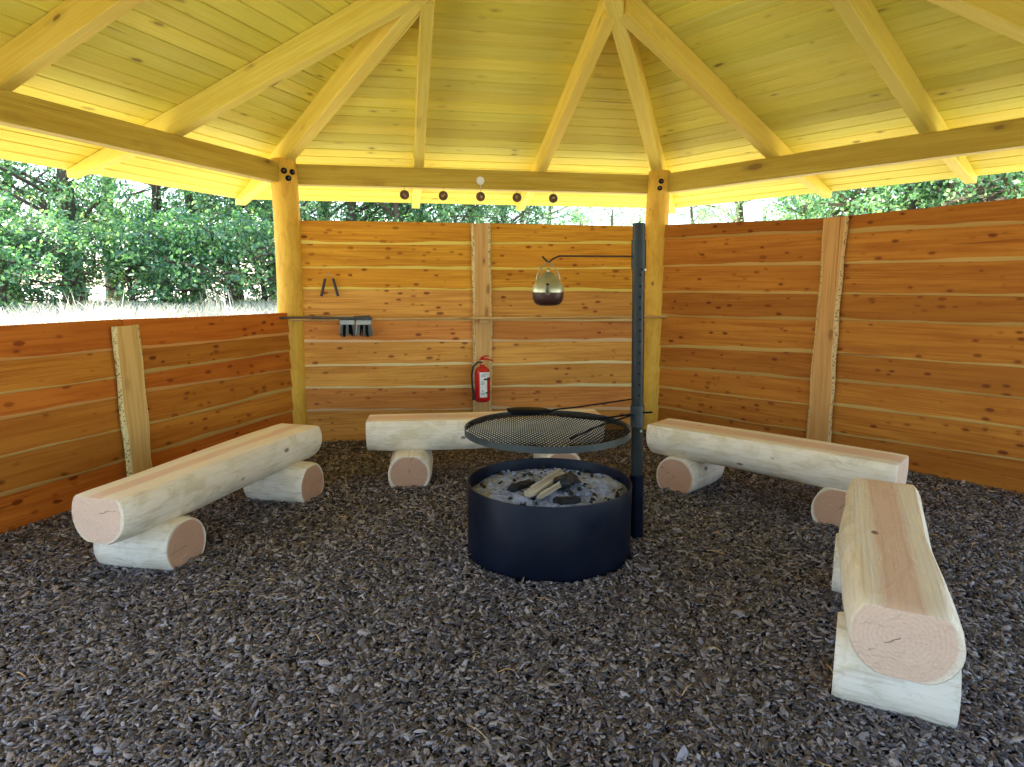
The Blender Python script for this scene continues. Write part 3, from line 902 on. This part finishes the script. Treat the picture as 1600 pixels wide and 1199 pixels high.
# ------------------------------------------------------------------ fire pit
FC = Vector((.225, 3.75)); FR = .495; FZ = .43
pit = empty('fire_pit', (FC.x, FC.y, 0), label='round dark blue steel fire ring full of grey ash', cat='fire pit')
mb = MB(); mb.lathe([(FR, -.06), (FR, FZ-.004), (FR-.002, FZ), (FR-.008, FZ), (FR-.010, FZ-.004), (FR-.010, .05)], 96)
link('ring_wall', mb.build('ring_wall', smooth=True), M['steel_blue'], pit)
V = [(0, 0, FZ-.05)]; F = []; NR, NA = 30, 72
npr = np.random.default_rng(3)
bumps = [(npr.uniform(-.45, .45), npr.uniform(-.45, .45), npr.uniform(.02, .07), npr.uniform(-.012, .02)) for _ in range(90)]
for i in range(1, NR+1):
    for a in range(NA):
        r_ = (FR-.0105)*i/NR; t_ = 2*pi*a/NA; x, y = r_*cos(t_), r_*sin(t_)
        z = FZ-.075 + .03*(1-i/NR) + sum(h*math.exp(-((x-bx)**2+(y-by)**2)/(2*s_*s_)) for bx, by, s_, h in bumps) + random.uniform(-.004, .004)
        V.append((x, y, min(z, FZ-.02)))
for a in range(NA): F.append((0, 1+a, 1+(a+1) % NA))
for i in range(NR-1):
    for a in range(NA): F.append((1+i*NA+a, 1+(i+1)*NA+a, 1+(i+1)*NA+(a+1) % NA, 1+i*NA+(a+1) % NA))
link('ash_bed', mesh_py('ash_bed', V, F, True), M['ash'], pit, kind='stuff')

def chunk(name, Ln, R, seed, n=8, seg=5, rough_=.25):
    rn = random.Random(seed); V = []; F = []
    for i in range(seg+1):
        x = -Ln/2+Ln*i/seg; e_ = .55 if i in (0, seg) else 1
        for a in range(n):
            r_ = R*e_*(1+rn.uniform(-rough_, rough_)); t_ = 2*pi*a/n
            V.append((x+rn.uniform(-.1, .1)*R, r_*cos(t_), r_*sin(t_)*.8))
    for i in range(seg):
        for a in range(n): F.append((i*n+a, i*n+(a+1) % n, (i+1)*n+(a+1) % n, (i+1)*n+a))
    F.append(tuple(reversed(range(n)))); F.append(tuple(seg*n+a for a in range(n)))
    return mesh_py(name, V, F)
AZ = FZ-.045
# split sticks: a pale one across the middle
mb = MB()
def split_stick(Ln, wd, h, seed):
    rn = random.Random(seed); V = []; F = []; n = 12
    for i in range(n+1):
        x = -Ln/2+Ln*i/n; k_ = 1 if 0 < i < n else .8
        pr = [(-wd*.5, 0), (-wd*.42, h*.55), (-wd*.12, h*.75), (0, h), (wd*.2, h*.7), (wd*.5, h*.35), (wd*.45, -h*.2), (0, -h*.35)]
        for (yy, zz) in pr: V.append((x, yy*k_+rn.uniform(-.002, .002)+.006*sin(x*9), zz*k_+rn.uniform(-.002, .002)))
    k2 = 8
    for i in range(n):
        for j in range(k2): F.append((i*k2+j, (i+1)*k2+j, (i+1)*k2+(j+1) % k2, i*k2+(j+1) % k2))
    F.append(tuple(range(k2))); F.append(tuple(n*k2+j for j in reversed(range(k2))))
    me = mesh_py('firewood', V, F)
    bm = bmesh.new(); bm.from_mesh(me); bmesh.ops.recalc_face_normals(bm, faces=bm.faces); bm.to_mesh(me); bm.free()
    return me
link('firewood', split_stick(.40, .075, .05, 1), M['split'], loc=(.20, 3.70, AZ+.03), rot=(0, radians(-3), radians(57)), label='pale split piece of firewood lying across the ash in the fire ring', cat='firewood')
link('firewood', split_stick(.26, .035, .03, 2), M['split'], loc=(.225, 3.60, AZ+.02), rot=(0, radians(-4), radians(52)), label='thin pale stick beside the split firewood in the ash', cat='firewood')
link('charred_log', chunk('charred_log', .24, .05, 3, 10, 6), M['char'], loc=(.33, 3.78, AZ+.025), rot=(0, .1, radians(60)), label='black charred log right of the pale firewood in the ash', cat='charred log')
link('charred_log', chunk('charred_log', .20, .035, 4, 10, 6), M['char'], loc=(.06, 3.72, AZ+.012), rot=(0, 0, radians(40)), label='black charred log left of the pale firewood in the ash', cat='charred log')
link('charred_log', chunk('charred_log', .16, .035, 5, 10, 6), M['char'], loc=(.31, 3.50, AZ-.003), rot=(0, 0, radians(10)), label='short charred log in the ash near the front rim', cat='charred log')
mb = MB(); V = []; F = []
for i in range(170):
    rn = random.Random(500+i); r_ = sqrt(rn.random())*.46; a_ = rn.uniform(0, 6.28); s_ = rn.uniform(.006, .018)
    mb.mi = 0 if rn.random() < .5 else 1
    Mx = Matrix.Translation((r_*cos(a_), r_*sin(a_), AZ-.018+.02*(1-r_/.46))) @ Euler((rn.uniform(0, 3), rn.uniform(0, 3), rn.uniform(0, 3))).to_matrix().to_4x4()
    mb.box((-s_, -s_*.7, -s_*.5), (s_, s_*.7, s_*.5), Mx)
link('ember_pieces', mb.build('ember_pieces'), [M['char'], M['ash']], pit, kind='stuff')

# grill pole with sleeves; leans a touch
PB = Vector((.795, 3.90, -.05)); PT = Vector((.750, 3.885, 1.953))
pole = empty('grill_pole', (PB.x, PB.y, 0), label='tall grey steel pole with adjusting holes standing beside the fire ring', cat='pole')
def onp(z): 
    u = (z-PB.z)/(PT.z-PB.z); return PB.lerp(PT, u)
O = Vector((PB.x, PB.y, 0))
mb = MB(); mb.tube([PB-O, PT-O], .037, 28); mb.tube([PT-O, PT-O+Vector((0, 0, .004))], .033, 28)
link('post_tube', mb.build('post_tube', smooth=True), M['steel_pole'], pole)
mb = MB(); mb.tube([onp(1.69)-O, onp(1.86)-O], .0435, 28); sl = link('sleeve', mb.build('sleeve', smooth=True), M['steel_pole'], pole)
mb = MB(); mb.tube([onp(.73)-O, onp(.86)-O], .0435, 28); link('sleeve', mb.build('sleeve', smooth=True), M['steel_dark'], pole)
mb = MB(); mb.tube([onp(-.04)-O, onp(.42)-O], .0445, 28); link('sleeve', mb.build('sleeve', smooth=True), M['steel_blue'], pole)
z = 1.655
while z > .9:
    c = onp(z)-O; nd = Vector((.10, -1, 0)).normalized()
    mb = MB(); mb.tube([c+nd*.0355, c+nd*.0380], .0075, 12)
    link('peg_hole', mb.build('peg_hole'), M['hole'], pole); z -= .066
mb = MB(); c = onp(1.685)-O; mb.tube([c+Vector((.02, -.034, 0)), c+Vector((.03, -.055, 0))], [.006, .007], 8)
c = onp(.71)-O; mb.tube([c+Vector((.012, -.036, 0)), c+Vector((.014, -.056, 0))], [.007, .008], 8)
link('locking_bolt', mb.build('locking_bolt'), M['galv'], pole)
mb = MB(); c = onp(.80)-O; mb.tube([c+Vector((.03, -.03, .02)), c+Vector((.085, -.04, .025))], .006, 8); link('locking_pin', mb.build('locking_pin'), M['iron'], pole)
# kettle arm
KX, KY, KZ = .2116, 3.80, 1.727
mb = MB(); a0 = onp(1.7636)-O
mb.tube([a0+Vector((-.04, 0, 0)), Vector((.275, 3.81, 1.763))-O, Vector((.235, 3.80, 1.745))-O, Vector((KX+.006, KY, KZ))-O, Vector((KX-.008, KY, KZ+.006))-O, Vector((KX-.028, KY, KZ+.026))-O, Vector((KX-.036, KY, KZ+.034))-O], .0055, 10)
link('kettle_arm', mb.build('kettle_arm', smooth=True), M['rust'], pole)

# kettle
kt = empty('kettle', (KX, KY, 1.475), radians(0), label='domed metal kettle with soot brown base hanging from the pole arm', cat='kettle')
mb = MB()
mb.mi = 1
mb.lathe([(0, 0), (.045, .001), (.066, .008), (.082, .022), (.091, .045), (.093, .080)], 40)
link('kettle_base', mb.build('kettle_base', smooth=True), [M['kettle_base'], M['kettle_base']], kt)
mb = MB(); mb.lathe([(.094, .079), (.0945, .085), (.092, .102), (.085, .122), (.073, .142), (.060, .156), (.052, .164)], 40)
link('kettle_body', mb.build('kettle_body', smooth=True), M['kettle_top'], kt)
mb = MB(); mb.lathe([(.055, .163), (.050, .172), (.036, .186), (.018, .196), (.008, .199), (.008, .206), (.014, .212), (.010, .221), (0, .223)], 32)
link('kettle_lid', mb.build('kettle_lid', smooth=True), M['kettle_top'], kt)
mb = MB(); mb.tube([(-.005, -.075, .07), (-.008, -.105, .095), (-.010, -.125, .125)], [.018, .013, .010], 14, cap=False)
sp = link('kettle_spout', mb.build('kettle_spout', smooth=True), M['kettle_top'], kt)
mb = MB(); mb.tube([(-.010, -.1235, .1235), (-.010, -.125, .125)], .0085, 12); link('spout_mouth', mb.build('spout_mouth'), M['hole'], sp)
mb = MB()
pts = []
for i in range(17):
    t_ = pi*i/16; c_ = cos(t_); pts.append((.068*c_*(.25+.75*abs(c_)), 0, .150+.102*sin(t_)))
mb.tube(pts, .0042, 8); link('kettle_handle', mb.build('kettle_handle', smooth=True), M['kettle_top'], kt)

# grill grate: steel hoop with expanded metal
GC = Vector((.203, 3.60, .795)); GR = .475
gr = empty('grill_grate', GC, radians(0), label='round black grill grate of diamond mesh above the fire ring', cat='grill grate')
mb = MB(); mb.lathe([(GR-.004, -.036), (GR, -.036), (GR, 0), (GR-.004, 0), (GR-.004, -.036)], 96); link('hoop', mb.build('hoop', smooth=True), M['steel_dark'], gr)
V = []; F = []
def strand(p, q, wd=.0030, h=.0016):
    d = (Vector(q)-Vector(p)); 
    if d.length < 1e-6: return
    n_ = Vector((-d.y, d.x)).normalized()*wd; b0 = len(V)
    for pt in (p, q):
        for s1, s2 in ((-1, 0), (1, 0), (1, 1), (-1, 1)):
            V.append((pt[0]+n_.x*s1, pt[1]+n_.y*s1, -.012+h*s2*1.6))
    for j in range(4):
        F.append((b0+j, b0+(j+1) % 4, b0+4+(j+1) % 4, b0+4+j))
dx_, dy_ = .0125, .026      # half diagonals of a diamond: long across
nx, ny = int(GR/dx_)+1, int(GR/dy_)+1
for i in range(-nx, nx+1):
    for j in range(-ny, ny+1):
        if (i+j) % 2: continue
        p = (i*dx_, j*dy_)
        for (qx, qy) in ((1, 1), (1, -1)):
            q = ((i+qx)*dx_, (j+qy)*dy_)
            if p[0]**2+p[1]**2 < (GR-.006)**2 and q[0]**2+q[1]**2 < (GR-.003)**2: strand(p, q)
me = mesh_np('mesh_top', np.array(V), np.array(F)); link('mesh_top', me, M['iron'], gr, kind='stuff')
mb = MB()
c1 = onp(.785) - GC
mb.tube([c1+Vector((-.03, -.02, .02)), Vector((.30, -.02, .008)), Vector((.11, -.28, -.004))], .006, 8)
link('support_rod', mb.build('support_rod', smooth=True), M['iron'], gr)
mb = MB(); mb.tube([c1+Vector((-.03, .0, .02)), Vector((.30, .16, .006)), Vector((.08, .33, -.006))], .006, 8)
link('support_rod', mb.build('support_rod', smooth=True), M['iron'], gr)

# swing-out pan
c = onp(.90)
pc_ = Vector((.085, 3.62, .885))
pn = empty('swing_pan', pc_, 0, label='black iron pan on a thin rod behind the grill grate', cat='pan')
tilt = Matrix.Rotation(radians(-6), 4, 'X')
mb = MB(); mb.lathe([(0, -.014), (.085, -.014), (.105, -.004), (.115, .008), (.118, .008), (.112, -.008), (.088, -.02), (0, -.02)], 40, M=tilt)
link('pan_bowl', mb.build('pan_bowl', smooth=True), M['iron'], pn)
mb = MB(); mb.lathe([(.118, .006), (.10, .009), (.06, .011), (0, .012)], 40, M=tilt); link('pan_lid', mb.build('pan_lid', smooth=True), M['iron'], pn)
mb = MB(); mb.tube([Vector((.108, 0, .0)), Vector((.14, .0, -.006)), Vector((.17, .02, .0)), Vector((.30, .07, .004)), c-pc_+Vector((-.03, 0, .0))], [.009, .008, .005, .005, .005], 8)
link('pan_rod', mb.build('pan_rod', smooth=True), M['iron'], pn)

# ------------------------------------------------------------------ bark chips
NC = 138000
pts = []
while len(pts) < NC:
    k_ = NC
    y = rng.uniform(1.6, 7.3, k_); x = rng.uniform(-1, 1, k_)*(y*.84+.25)
    keep = rng.random(k_) < np.clip((3.2/np.maximum(y, 1.9))**.7, .4, 1)
    x, y = x[keep], y[keep]
    rr_ = np.hypot(x-FC.x, y-FC.y); ok = rr_ > FR+.01
    # inside hexagon
    for k in range(6):
        a_, b2 = HP[k], HP[(k+1) % 6]; m_ = (a_+b2)/2; n_ = (m_-CEN).normalized()
        ok &= ((x-CEN.x)*n_.x+(y-CEN.y)*n_.y) < AP-.005
    pts += list(zip(x[ok], y[ok]))
pts = np.array(pts[:NC])
nvec = np.array([-D.y, D.x]); q = np.clip(((pts-np.array([P1.x, P1.y]))@nvec+2.2)/2, 0, 1)
zg = -.10*q*q*(3-2*q)
n_ = NC
ln = rng.gamma(3.6, .0026, n_)+.0035; wd = ln*rng.uniform(.22, .65, n_); th_ = rng.uniform(.0015, .004, n_)
ln = np.minimum(ln, .04)
yaw = rng.uniform(0, 2*pi, n_); pit_ = rng.normal(0, .36, n_); rol = rng.normal(0, .42, n_)
base = np.array([(-1, -.5, 0), (-.2, -1, 0), (.9, -.7, 0), (1, .4, 0), (.1, 1, 0), (-.8, .7, 0), (-.9, -.45, 1), (-.2, -.9, 1), (.8, -.6, 1), (.9, .35, 1), (.1, .9, 1), (-.75, .6, 1)], float)
jit = 1+rng.uniform(-.3, .3, (n_, 6, 1)); jit = np.concatenate([jit, jit], 1)
P = base[None]*np.stack([ln, wd, th_], 1)[:, None, :]
P[:, :, :2] *= jit
P[:, :, 2] += -.25*(P[:, :, 0]**2)/ln[:, None]*rng.uniform(-1, 1, (n_, 1))
cy_, sy_ = np.cos(yaw), np.sin(yaw); cp, sp_ = np.cos(pit_), np.sin(pit_); cr, sr = np.cos(rol), np.sin(rol)
Rx = np.zeros((n_, 3, 3)); Rx[:, 0, 0] = 1; Rx[:, 1, 1] = cr; Rx[:, 1, 2] = -sr; Rx[:, 2, 1] = sr; Rx[:, 2, 2] = cr
Ry = np.zeros((n_, 3, 3)); Ry[:, 1, 1] = 1; Ry[:, 0, 0] = cp; Ry[:, 0, 2] = sp_; Ry[:, 2, 0] = -sp_; Ry[:, 2, 2] = cp
Rz = np.zeros((n_, 3, 3)); Rz[:, 2, 2] = 1; Rz[:, 0, 0] = cy_; Rz[:, 0, 1] = -sy_; Rz[:, 1, 0] = sy_; Rz[:, 1, 1] = cy_
R_ = Rz@Ry@Rx
P = np.einsum('nij,nvj->nvi', R_, P)
P[:, :, 0] += pts[:, 0, None]; P[:, :, 1] += pts[:, 1, None]; P[:, :, 2] += (zg+rng.uniform(.002, .018, n_))[:, None]
# top as two quads + six side quads
qf = np.array([(6, 7, 8, 9), (6, 9, 10, 11), (0, 1, 7, 6), (1, 2, 8, 7), (2, 3, 9, 8), (3, 4, 10, 9), (4, 5, 11, 10), (5, 0, 6, 11)])
Fc = (qf[None]+(np.arange(n_)*12)[:, None, None]).reshape(-1, 4)
rv = rng.random(n_)**1.15
patch = .5+.5*np.sin(pts[:, 0]*1.7+1)*np.sin(pts[:, 1]*1.3+2)
rv = np.clip(rv*.92+patch*.08, 0, 1)
link('bark_chips', mesh_np('bark_chips', P.reshape(-1, 3), Fc, np.repeat(rv, 12)), M['chips'], kind='stuff')
# straws and needles among the chips
mb = MB()
for i in range(110):
    rn = random.Random(900+i); y = rn.uniform(1.6, 6.2); x = rn.uniform(-1, 1)*(y*.8+.3)
    if math.hypot(x-FC.x, y-FC.y) < FR+.08: continue
    a_ = rn.uniform(0, pi); l_ = rn.uniform(.03, .11); z_ = gz(x, y)+.02
    c_, s_ = cos(a_)*l_, sin(a_)*l_
    mb.tube([(x, y, z_), (x+c_*.5, y+s_*.5, z_+rn.uniform(.002, .012)), (x+c_, y+s_, z_-.004)], rn.uniform(.0012, .0028), 4)
link('straw_bits', mb.build('straw_bits'), M['rail'], kind='stuff')

# ------------------------------------------------------------------ meadow grass
def blades(name, X, Y, H, Wd, lean, mat, **k):
    z0 = mz(X, Y)-.01
    n = len(X); a = rng.uniform(0, 2*pi, n); la = rng.uniform(0, 2*pi, n); ll = lean*H*rng.uniform(.2, 1, n)
    ca, sa = np.cos(a)*Wd, np.sin(a)*Wd
    P = np.zeros((n, 6, 3))
    for j, (u, ww) in enumerate(((0, 1), (.55, .8), (1, .12))):
        ox, oy = np.cos(la)*ll*u*u, np.sin(la)*ll*u*u
        P[:, 2*j, 0] = X+ox-ca*ww; P[:, 2*j, 1] = Y+oy-sa*ww; P[:, 2*j, 2] = z0+H*u
        P[:, 2*j+1, 0] = X+ox+ca*ww; P[:, 2*j+1, 1] = Y+oy+sa*ww; P[:, 2*j+1, 2] = z0+H*u
    f = np.array([(0, 1, 3, 2), (2, 3, 5, 4)]); F = (f[None]+(np.arange(n)*6)[:, None, None]).reshape(-1, 4)
    rv = np.repeat(rng.random(n), 6)
    return link(name, mesh_np(name, P.reshape(-1, 3), F, rv), mat, kind='stuff', **k)
def outside(x, y, marg=.35):
    ok = np.zeros(len(x), bool)
    for k in range(6):
        m_ = (HP[k]+HP[(k+1) % 6])/2; n_ = (m_-CEN).normalized()
        ok |= ((x-CEN.x)*n_.x+(y-CEN.y)*n_.y) > AP+marg
    return ok
k_ = 120000
r_ = rng.uniform(4.2, 24, k_); a_ = rng.uniform(-1.15, 1.05, k_)     # angle from +Y
X, Y = r_*np.sin(a_), r_*np.cos(a_); ok = outside(X, Y, .9)
X, Y = X[ok], Y[ok]
Hh = rng.uniform(.18, .46, len(X))*(1+.15*np.sin(X*.9)*np.cos(Y*.7))
blades('meadow_grass', X, Y, Hh, .006+.0006*np.hypot(X, Y), .95, M['grass'])
# taller seed stalks at the left
k_ = 500
a_ = rng.uniform(-.75, -.34, k_); r_ = rng.uniform(9, 20, k_)
cl = np.sin(a_*40)+rng.normal(0, .4, k_) > .2
X, Y = (r_*np.sin(a_))[cl], (r_*np.cos(a_))[cl]
blades('tall_seed_stalks', X, Y, rng.uniform(.45, .95, len(X)), np.full(len(X), .012), .3, M['grass'])

def weed(x, y, h, seed, label):
    rn = random.Random(seed)
    e = empty('tall_weed', (x, y, float(mz(x, y))), rn.uniform(0, 6), label=label, cat='weed', group='tall pale weeds in the meadow')
    mb = MB()
    for q in range(7):
        a_ = rn.uniform(0, 6.28); l_ = rn.uniform(.05, .22)*h; hh = h*rn.uniform(.7, 1)
        mb.tube([(0, 0, 0), (cos(a_)*l_*.3, sin(a_)*l_*.3, hh*.5), (cos(a_)*l_, sin(a_)*l_, hh)], [.008, .006, .004], 5)
    link('stem', mb.build('stem'), M['grass'], e)
    n = 420; X = []; 
    for q in range(n):
        hh = rn.uniform(.35, 1)*h; w_ = .17*h*(1.15-hh/h)+.03; a_ = rn.uniform(0, 6.28); r_ = w_*sqrt(rn.random()); X.append((cos(a_)*r_, sin(a_)*r_, hh))
    X = np.array(X); V, F = leafs(X, .035, rng); me = mesh_np('seed_head', V, F, np.repeat(rng.random(n), 4)); link('seed_head', me, M['grass'], e)

def leafs(C, size, g, up=.3):
    n = len(C)
    u = g.normal(size=(n, 3)); u /= np.linalg.norm(u, axis=1)[:, None]
    w_ = g.normal(size=(n, 3)); w_[:, 2] += up*2; v = np.cross(u, w_); v /= np.linalg.norm(v, axis=1)[:, None]
    s_ = (size*g.uniform(.6, 1.4, n))[:, None]
    V = np.stack([C-u*s_, C-v*s_*.55, C+u*s_, C+v*s_*.55], 1).reshape(-1, 3)
    F = np.arange(n*4).reshape(-1, 4)
    return V, F

# ------------------------------------------------------------------ trees
def tree_meshes(seed, H, W, nleaf, base=.12, leaf=.058, sparse=1.0):
    g = np.random.default_rng(seed); rn = random.Random(seed)
    mb = MB(); tips = []
    top = Vector((rn.uniform(-.4, .4), rn.uniform(-.4, .4), H*.86))
    tr = [Vector((0, 0, -.2)), Vector((rn.uniform(-.1, .1), rn.uniform(-.1, .1), H*.25)), Vector((rn.uniform(-.3, .3), rn.uniform(-.3, .3), H*.55)), top]
    r0 = .022*H+.03
    mb.tube(tr, [r0*1.25, r0*.85, r0*.5, r0*.12], 9)
    def at(u):
        u = u*3; i = min(int(u), 2); return tr[i].lerp(tr[i+1], u-i)
    for q in range(26):
        u = rn.uniform(base, .97); p = at(u); a_ = rn.uniform(0, 6.28)
        env = sin(pi*min(1, max(.12, (u-base*.5)/(1.05-base*.5)))**.75)
        l_ = W*.5*env*rn.uniform(.7, 1.15)+.2
        e = p+Vector((cos(a_)*l_, sin(a_)*l_, l_*rn.uniform(.05, .55)))
        m_ = p.lerp(e, .5)+Vector((0, 0, l_*.1))
        mb.tube([p, m_, e], [r0*.35*(1-u*.6), r0*.2*(1-u*.6), .012], 5)
        tips.append((e, .28*W*.5*rn.uniform(.7, 1.3)+.25)); tips.append((m_, .22*W*.5*rn.uniform(.6, 1.2)+.2))
        for s_ in range(2):
            a2 = a_+rn.uniform(-1, 1); e2 = m_+Vector((cos(a2), sin(a2), rn.uniform(-.1, .6)))*l_*.5
            mb.tube([m_, e2], [.02, .008], 4); tips.append((e2, .2*W*.5*rn.uniform(.7, 1.2)+.2))
    C = []
    per = int(nleaf*.72)//len(tips)
    for (c, s_) in tips:
        n_ = int(per*rn.uniform(.4, 1.6)*sparse)
        # small twig clumps inside each branch clump
        ncl = max(3, n_//45)
        cc = g.normal(size=(ncl, 3))*np.array([1, 1, .6])*s_*.55
        ii = g.integers(0, ncl, n_)
        C.append(np.array(c)+cc[ii]+g.normal(size=(n_, 3))*np.array([1, 1, .7])*s_*.2)
    C = np.concatenate(C); C = C[C[:, 2] > .1]
    V, F = leafs(C, leaf, g)
    rv = np.clip(g.normal(.45, .2, len(C))+.12*np.sin(C[:, 0]*2+seed)+.1*np.sin(C[:, 2]*3), 0, 1)
    cr_ = mesh_np('crown', V, F, np.repeat(rv, 4))
    tk = mb.build('trunk', smooth=True)
    return tk, cr_
TV = [tree_meshes(11, 9.5, 6.5, 17000, .14), tree_meshes(12, 8.5, 5.5, 15000, .12), tree_meshes(13, 10.5, 6, 15000, .2), tree_meshes(14, 7.5, 6, 15000, .1), tree_meshes(15, 9, 5, 9000, .12)]
BV = [tree_meshes(21, 2.6, 3.4, 9000, .0, .05), tree_meshes(22, 2.0, 3.0, 8000, .0, .05), tree_meshes(23, 3.4, 3.6, 10000, .0, .055)]
def plant(name, var, az, dist, sc, rz, label, cat, group, leafm='leaf', tilt=0):
    """az: degrees from straight ahead, seen from the open side"""
    x, y = dist*sin(radians(az)), dist*cos(radians(az))
    e = empty(name, (x, y, float(mz(x, y))), rz, label=label, cat=cat, group=group)
    e.scale = (sc, sc, sc*random.Random(int(az*10)+7).uniform(.92, 1.12)); e.rotation_euler = (tilt, 0, rz)
    tk, cr_ = var
    link('trunk', tk, M['bark'], e)
    if leafm == 'leaf': link('crown', cr_, M['leaf'], e)
    else:
        c2 = cr_.copy(); c2.materials.clear(); c2.materials.append(M[leafm]); link('crown', c2, None, e)
spec = [  # az, dist, variant, scale, kind
 (-47, 24, 1, 1.1, 0), (-41, 21, 4, 1.15, 1), (-37.5, 26, 3, 1.0, 0), (-34, 22, 2, 1.0, 0), (-31.5, 27, 0, 1.1, 0), (-28.5, 22.5, 4, .85, 1), (-26, 25, 1, 1.0, 0),
 (-23, 23, 3, 1.1, 0), (-20, 26, 2, .95, 0), (-16, 24, 0, 1.0, 0), (-12, 27, 1, 1.05, 0), (-8, 24, 3, 1.0, 0), (-3.5, 26, 0, .9, 0), (1, 28, 3, .85, 0),
 (6, 33, 1, .62, 0), (10.5, 36, 4, .62, 1), (15, 30, 1, .72, 0), (19.5, 26, 4, .9, 1), (24, 24, 0, .95, 0), (28.5, 22, 3, 1.15, 0), (33, 21, 2, 1.05, 0), (38, 19, 0, 1.1, 0), (43, 21, 3, 1.2, 0)]
back_row = [(-18, 20, 3, .95), (-14, 21, 1, .95), (-10, 20.5, 3, .9), (-5.5, 21, 1, .9), (-1, 22, 3, .85), (3, 34, 1, .9), (8.5, 38, 4, .75), (26, 20, 3, .95), (31, 19, 1, 1.0), (36, 18.5, 3, 1.0)]
ordn = ['first', 'second', 'third', 'fourth', 'fifth', 'sixth', 'seventh', 'eighth', 'ninth', 'tenth', 'eleventh', 'twelfth', 'thirteenth', 'fourteenth', 'fifteenth', 'sixteenth', 'seventeenth', 'eighteenth', 'nineteenth', 'twentieth', 'twenty-first', 'twenty-second', 'twenty-third']
for i, (az, di, v_, sc, kd) in enumerate(spec):
    where = 'seen over the low left wall' if az < -20 else 'seen over the back wall' if az < 13 else 'seen over the right wall'
    look = 'pale silvery leaved thin tree' if kd else 'dark green leafy tree'
    plant('silver_tree' if kd else 'leafy_tree', TV[v_], az, di, sc, i*1.3, f'{look}, {ordn[i]} from the left, {where}', 'tree', 'trees in a row beyond the meadow', 'leaf2' if kd else 'leaf')
for i, (az, di, v_, sc) in enumerate(back_row):
    plant('leafy_tree', TV[v_], az, di, sc, i*1.9+.5, f'full green tree with low branches, {ordn[i]} from the left of those closest behind the walls', 'tree', 'trees close behind the tall walls')
for i, (az, di, v_, sc) in enumerate([(-44, 18.5, 0, 1.1), (-38.5, 18, 2, .9), (-34.5, 19.5, 1, 1.0), (-30.5, 19, 0, .95), (-27, 20, 2, .8), (-24, 18.5, 1, 1.2), (-21, 20, 0, 1.0), (-40.5, 25, 2, 1.0)]):
    plant('bush', BV[v_], az, di, sc, i*2.1, f'low green bush under the trees beyond the meadow, {ordn[i]} planted of the bush line', 'bush', 'bushes under the tree row')
for i, (az, di, h) in enumerate([(-37.0, 9.5, .95), (-32.7, 11, .75), (-27.0, 13, .65), (-23.5, 12, .5)]):
    weed(di*sin(radians(az)), di*cos(radians(az)), h, 40+i, f'tall pale seeding weed rising above the low left wall, {ordn[i]} from the left')
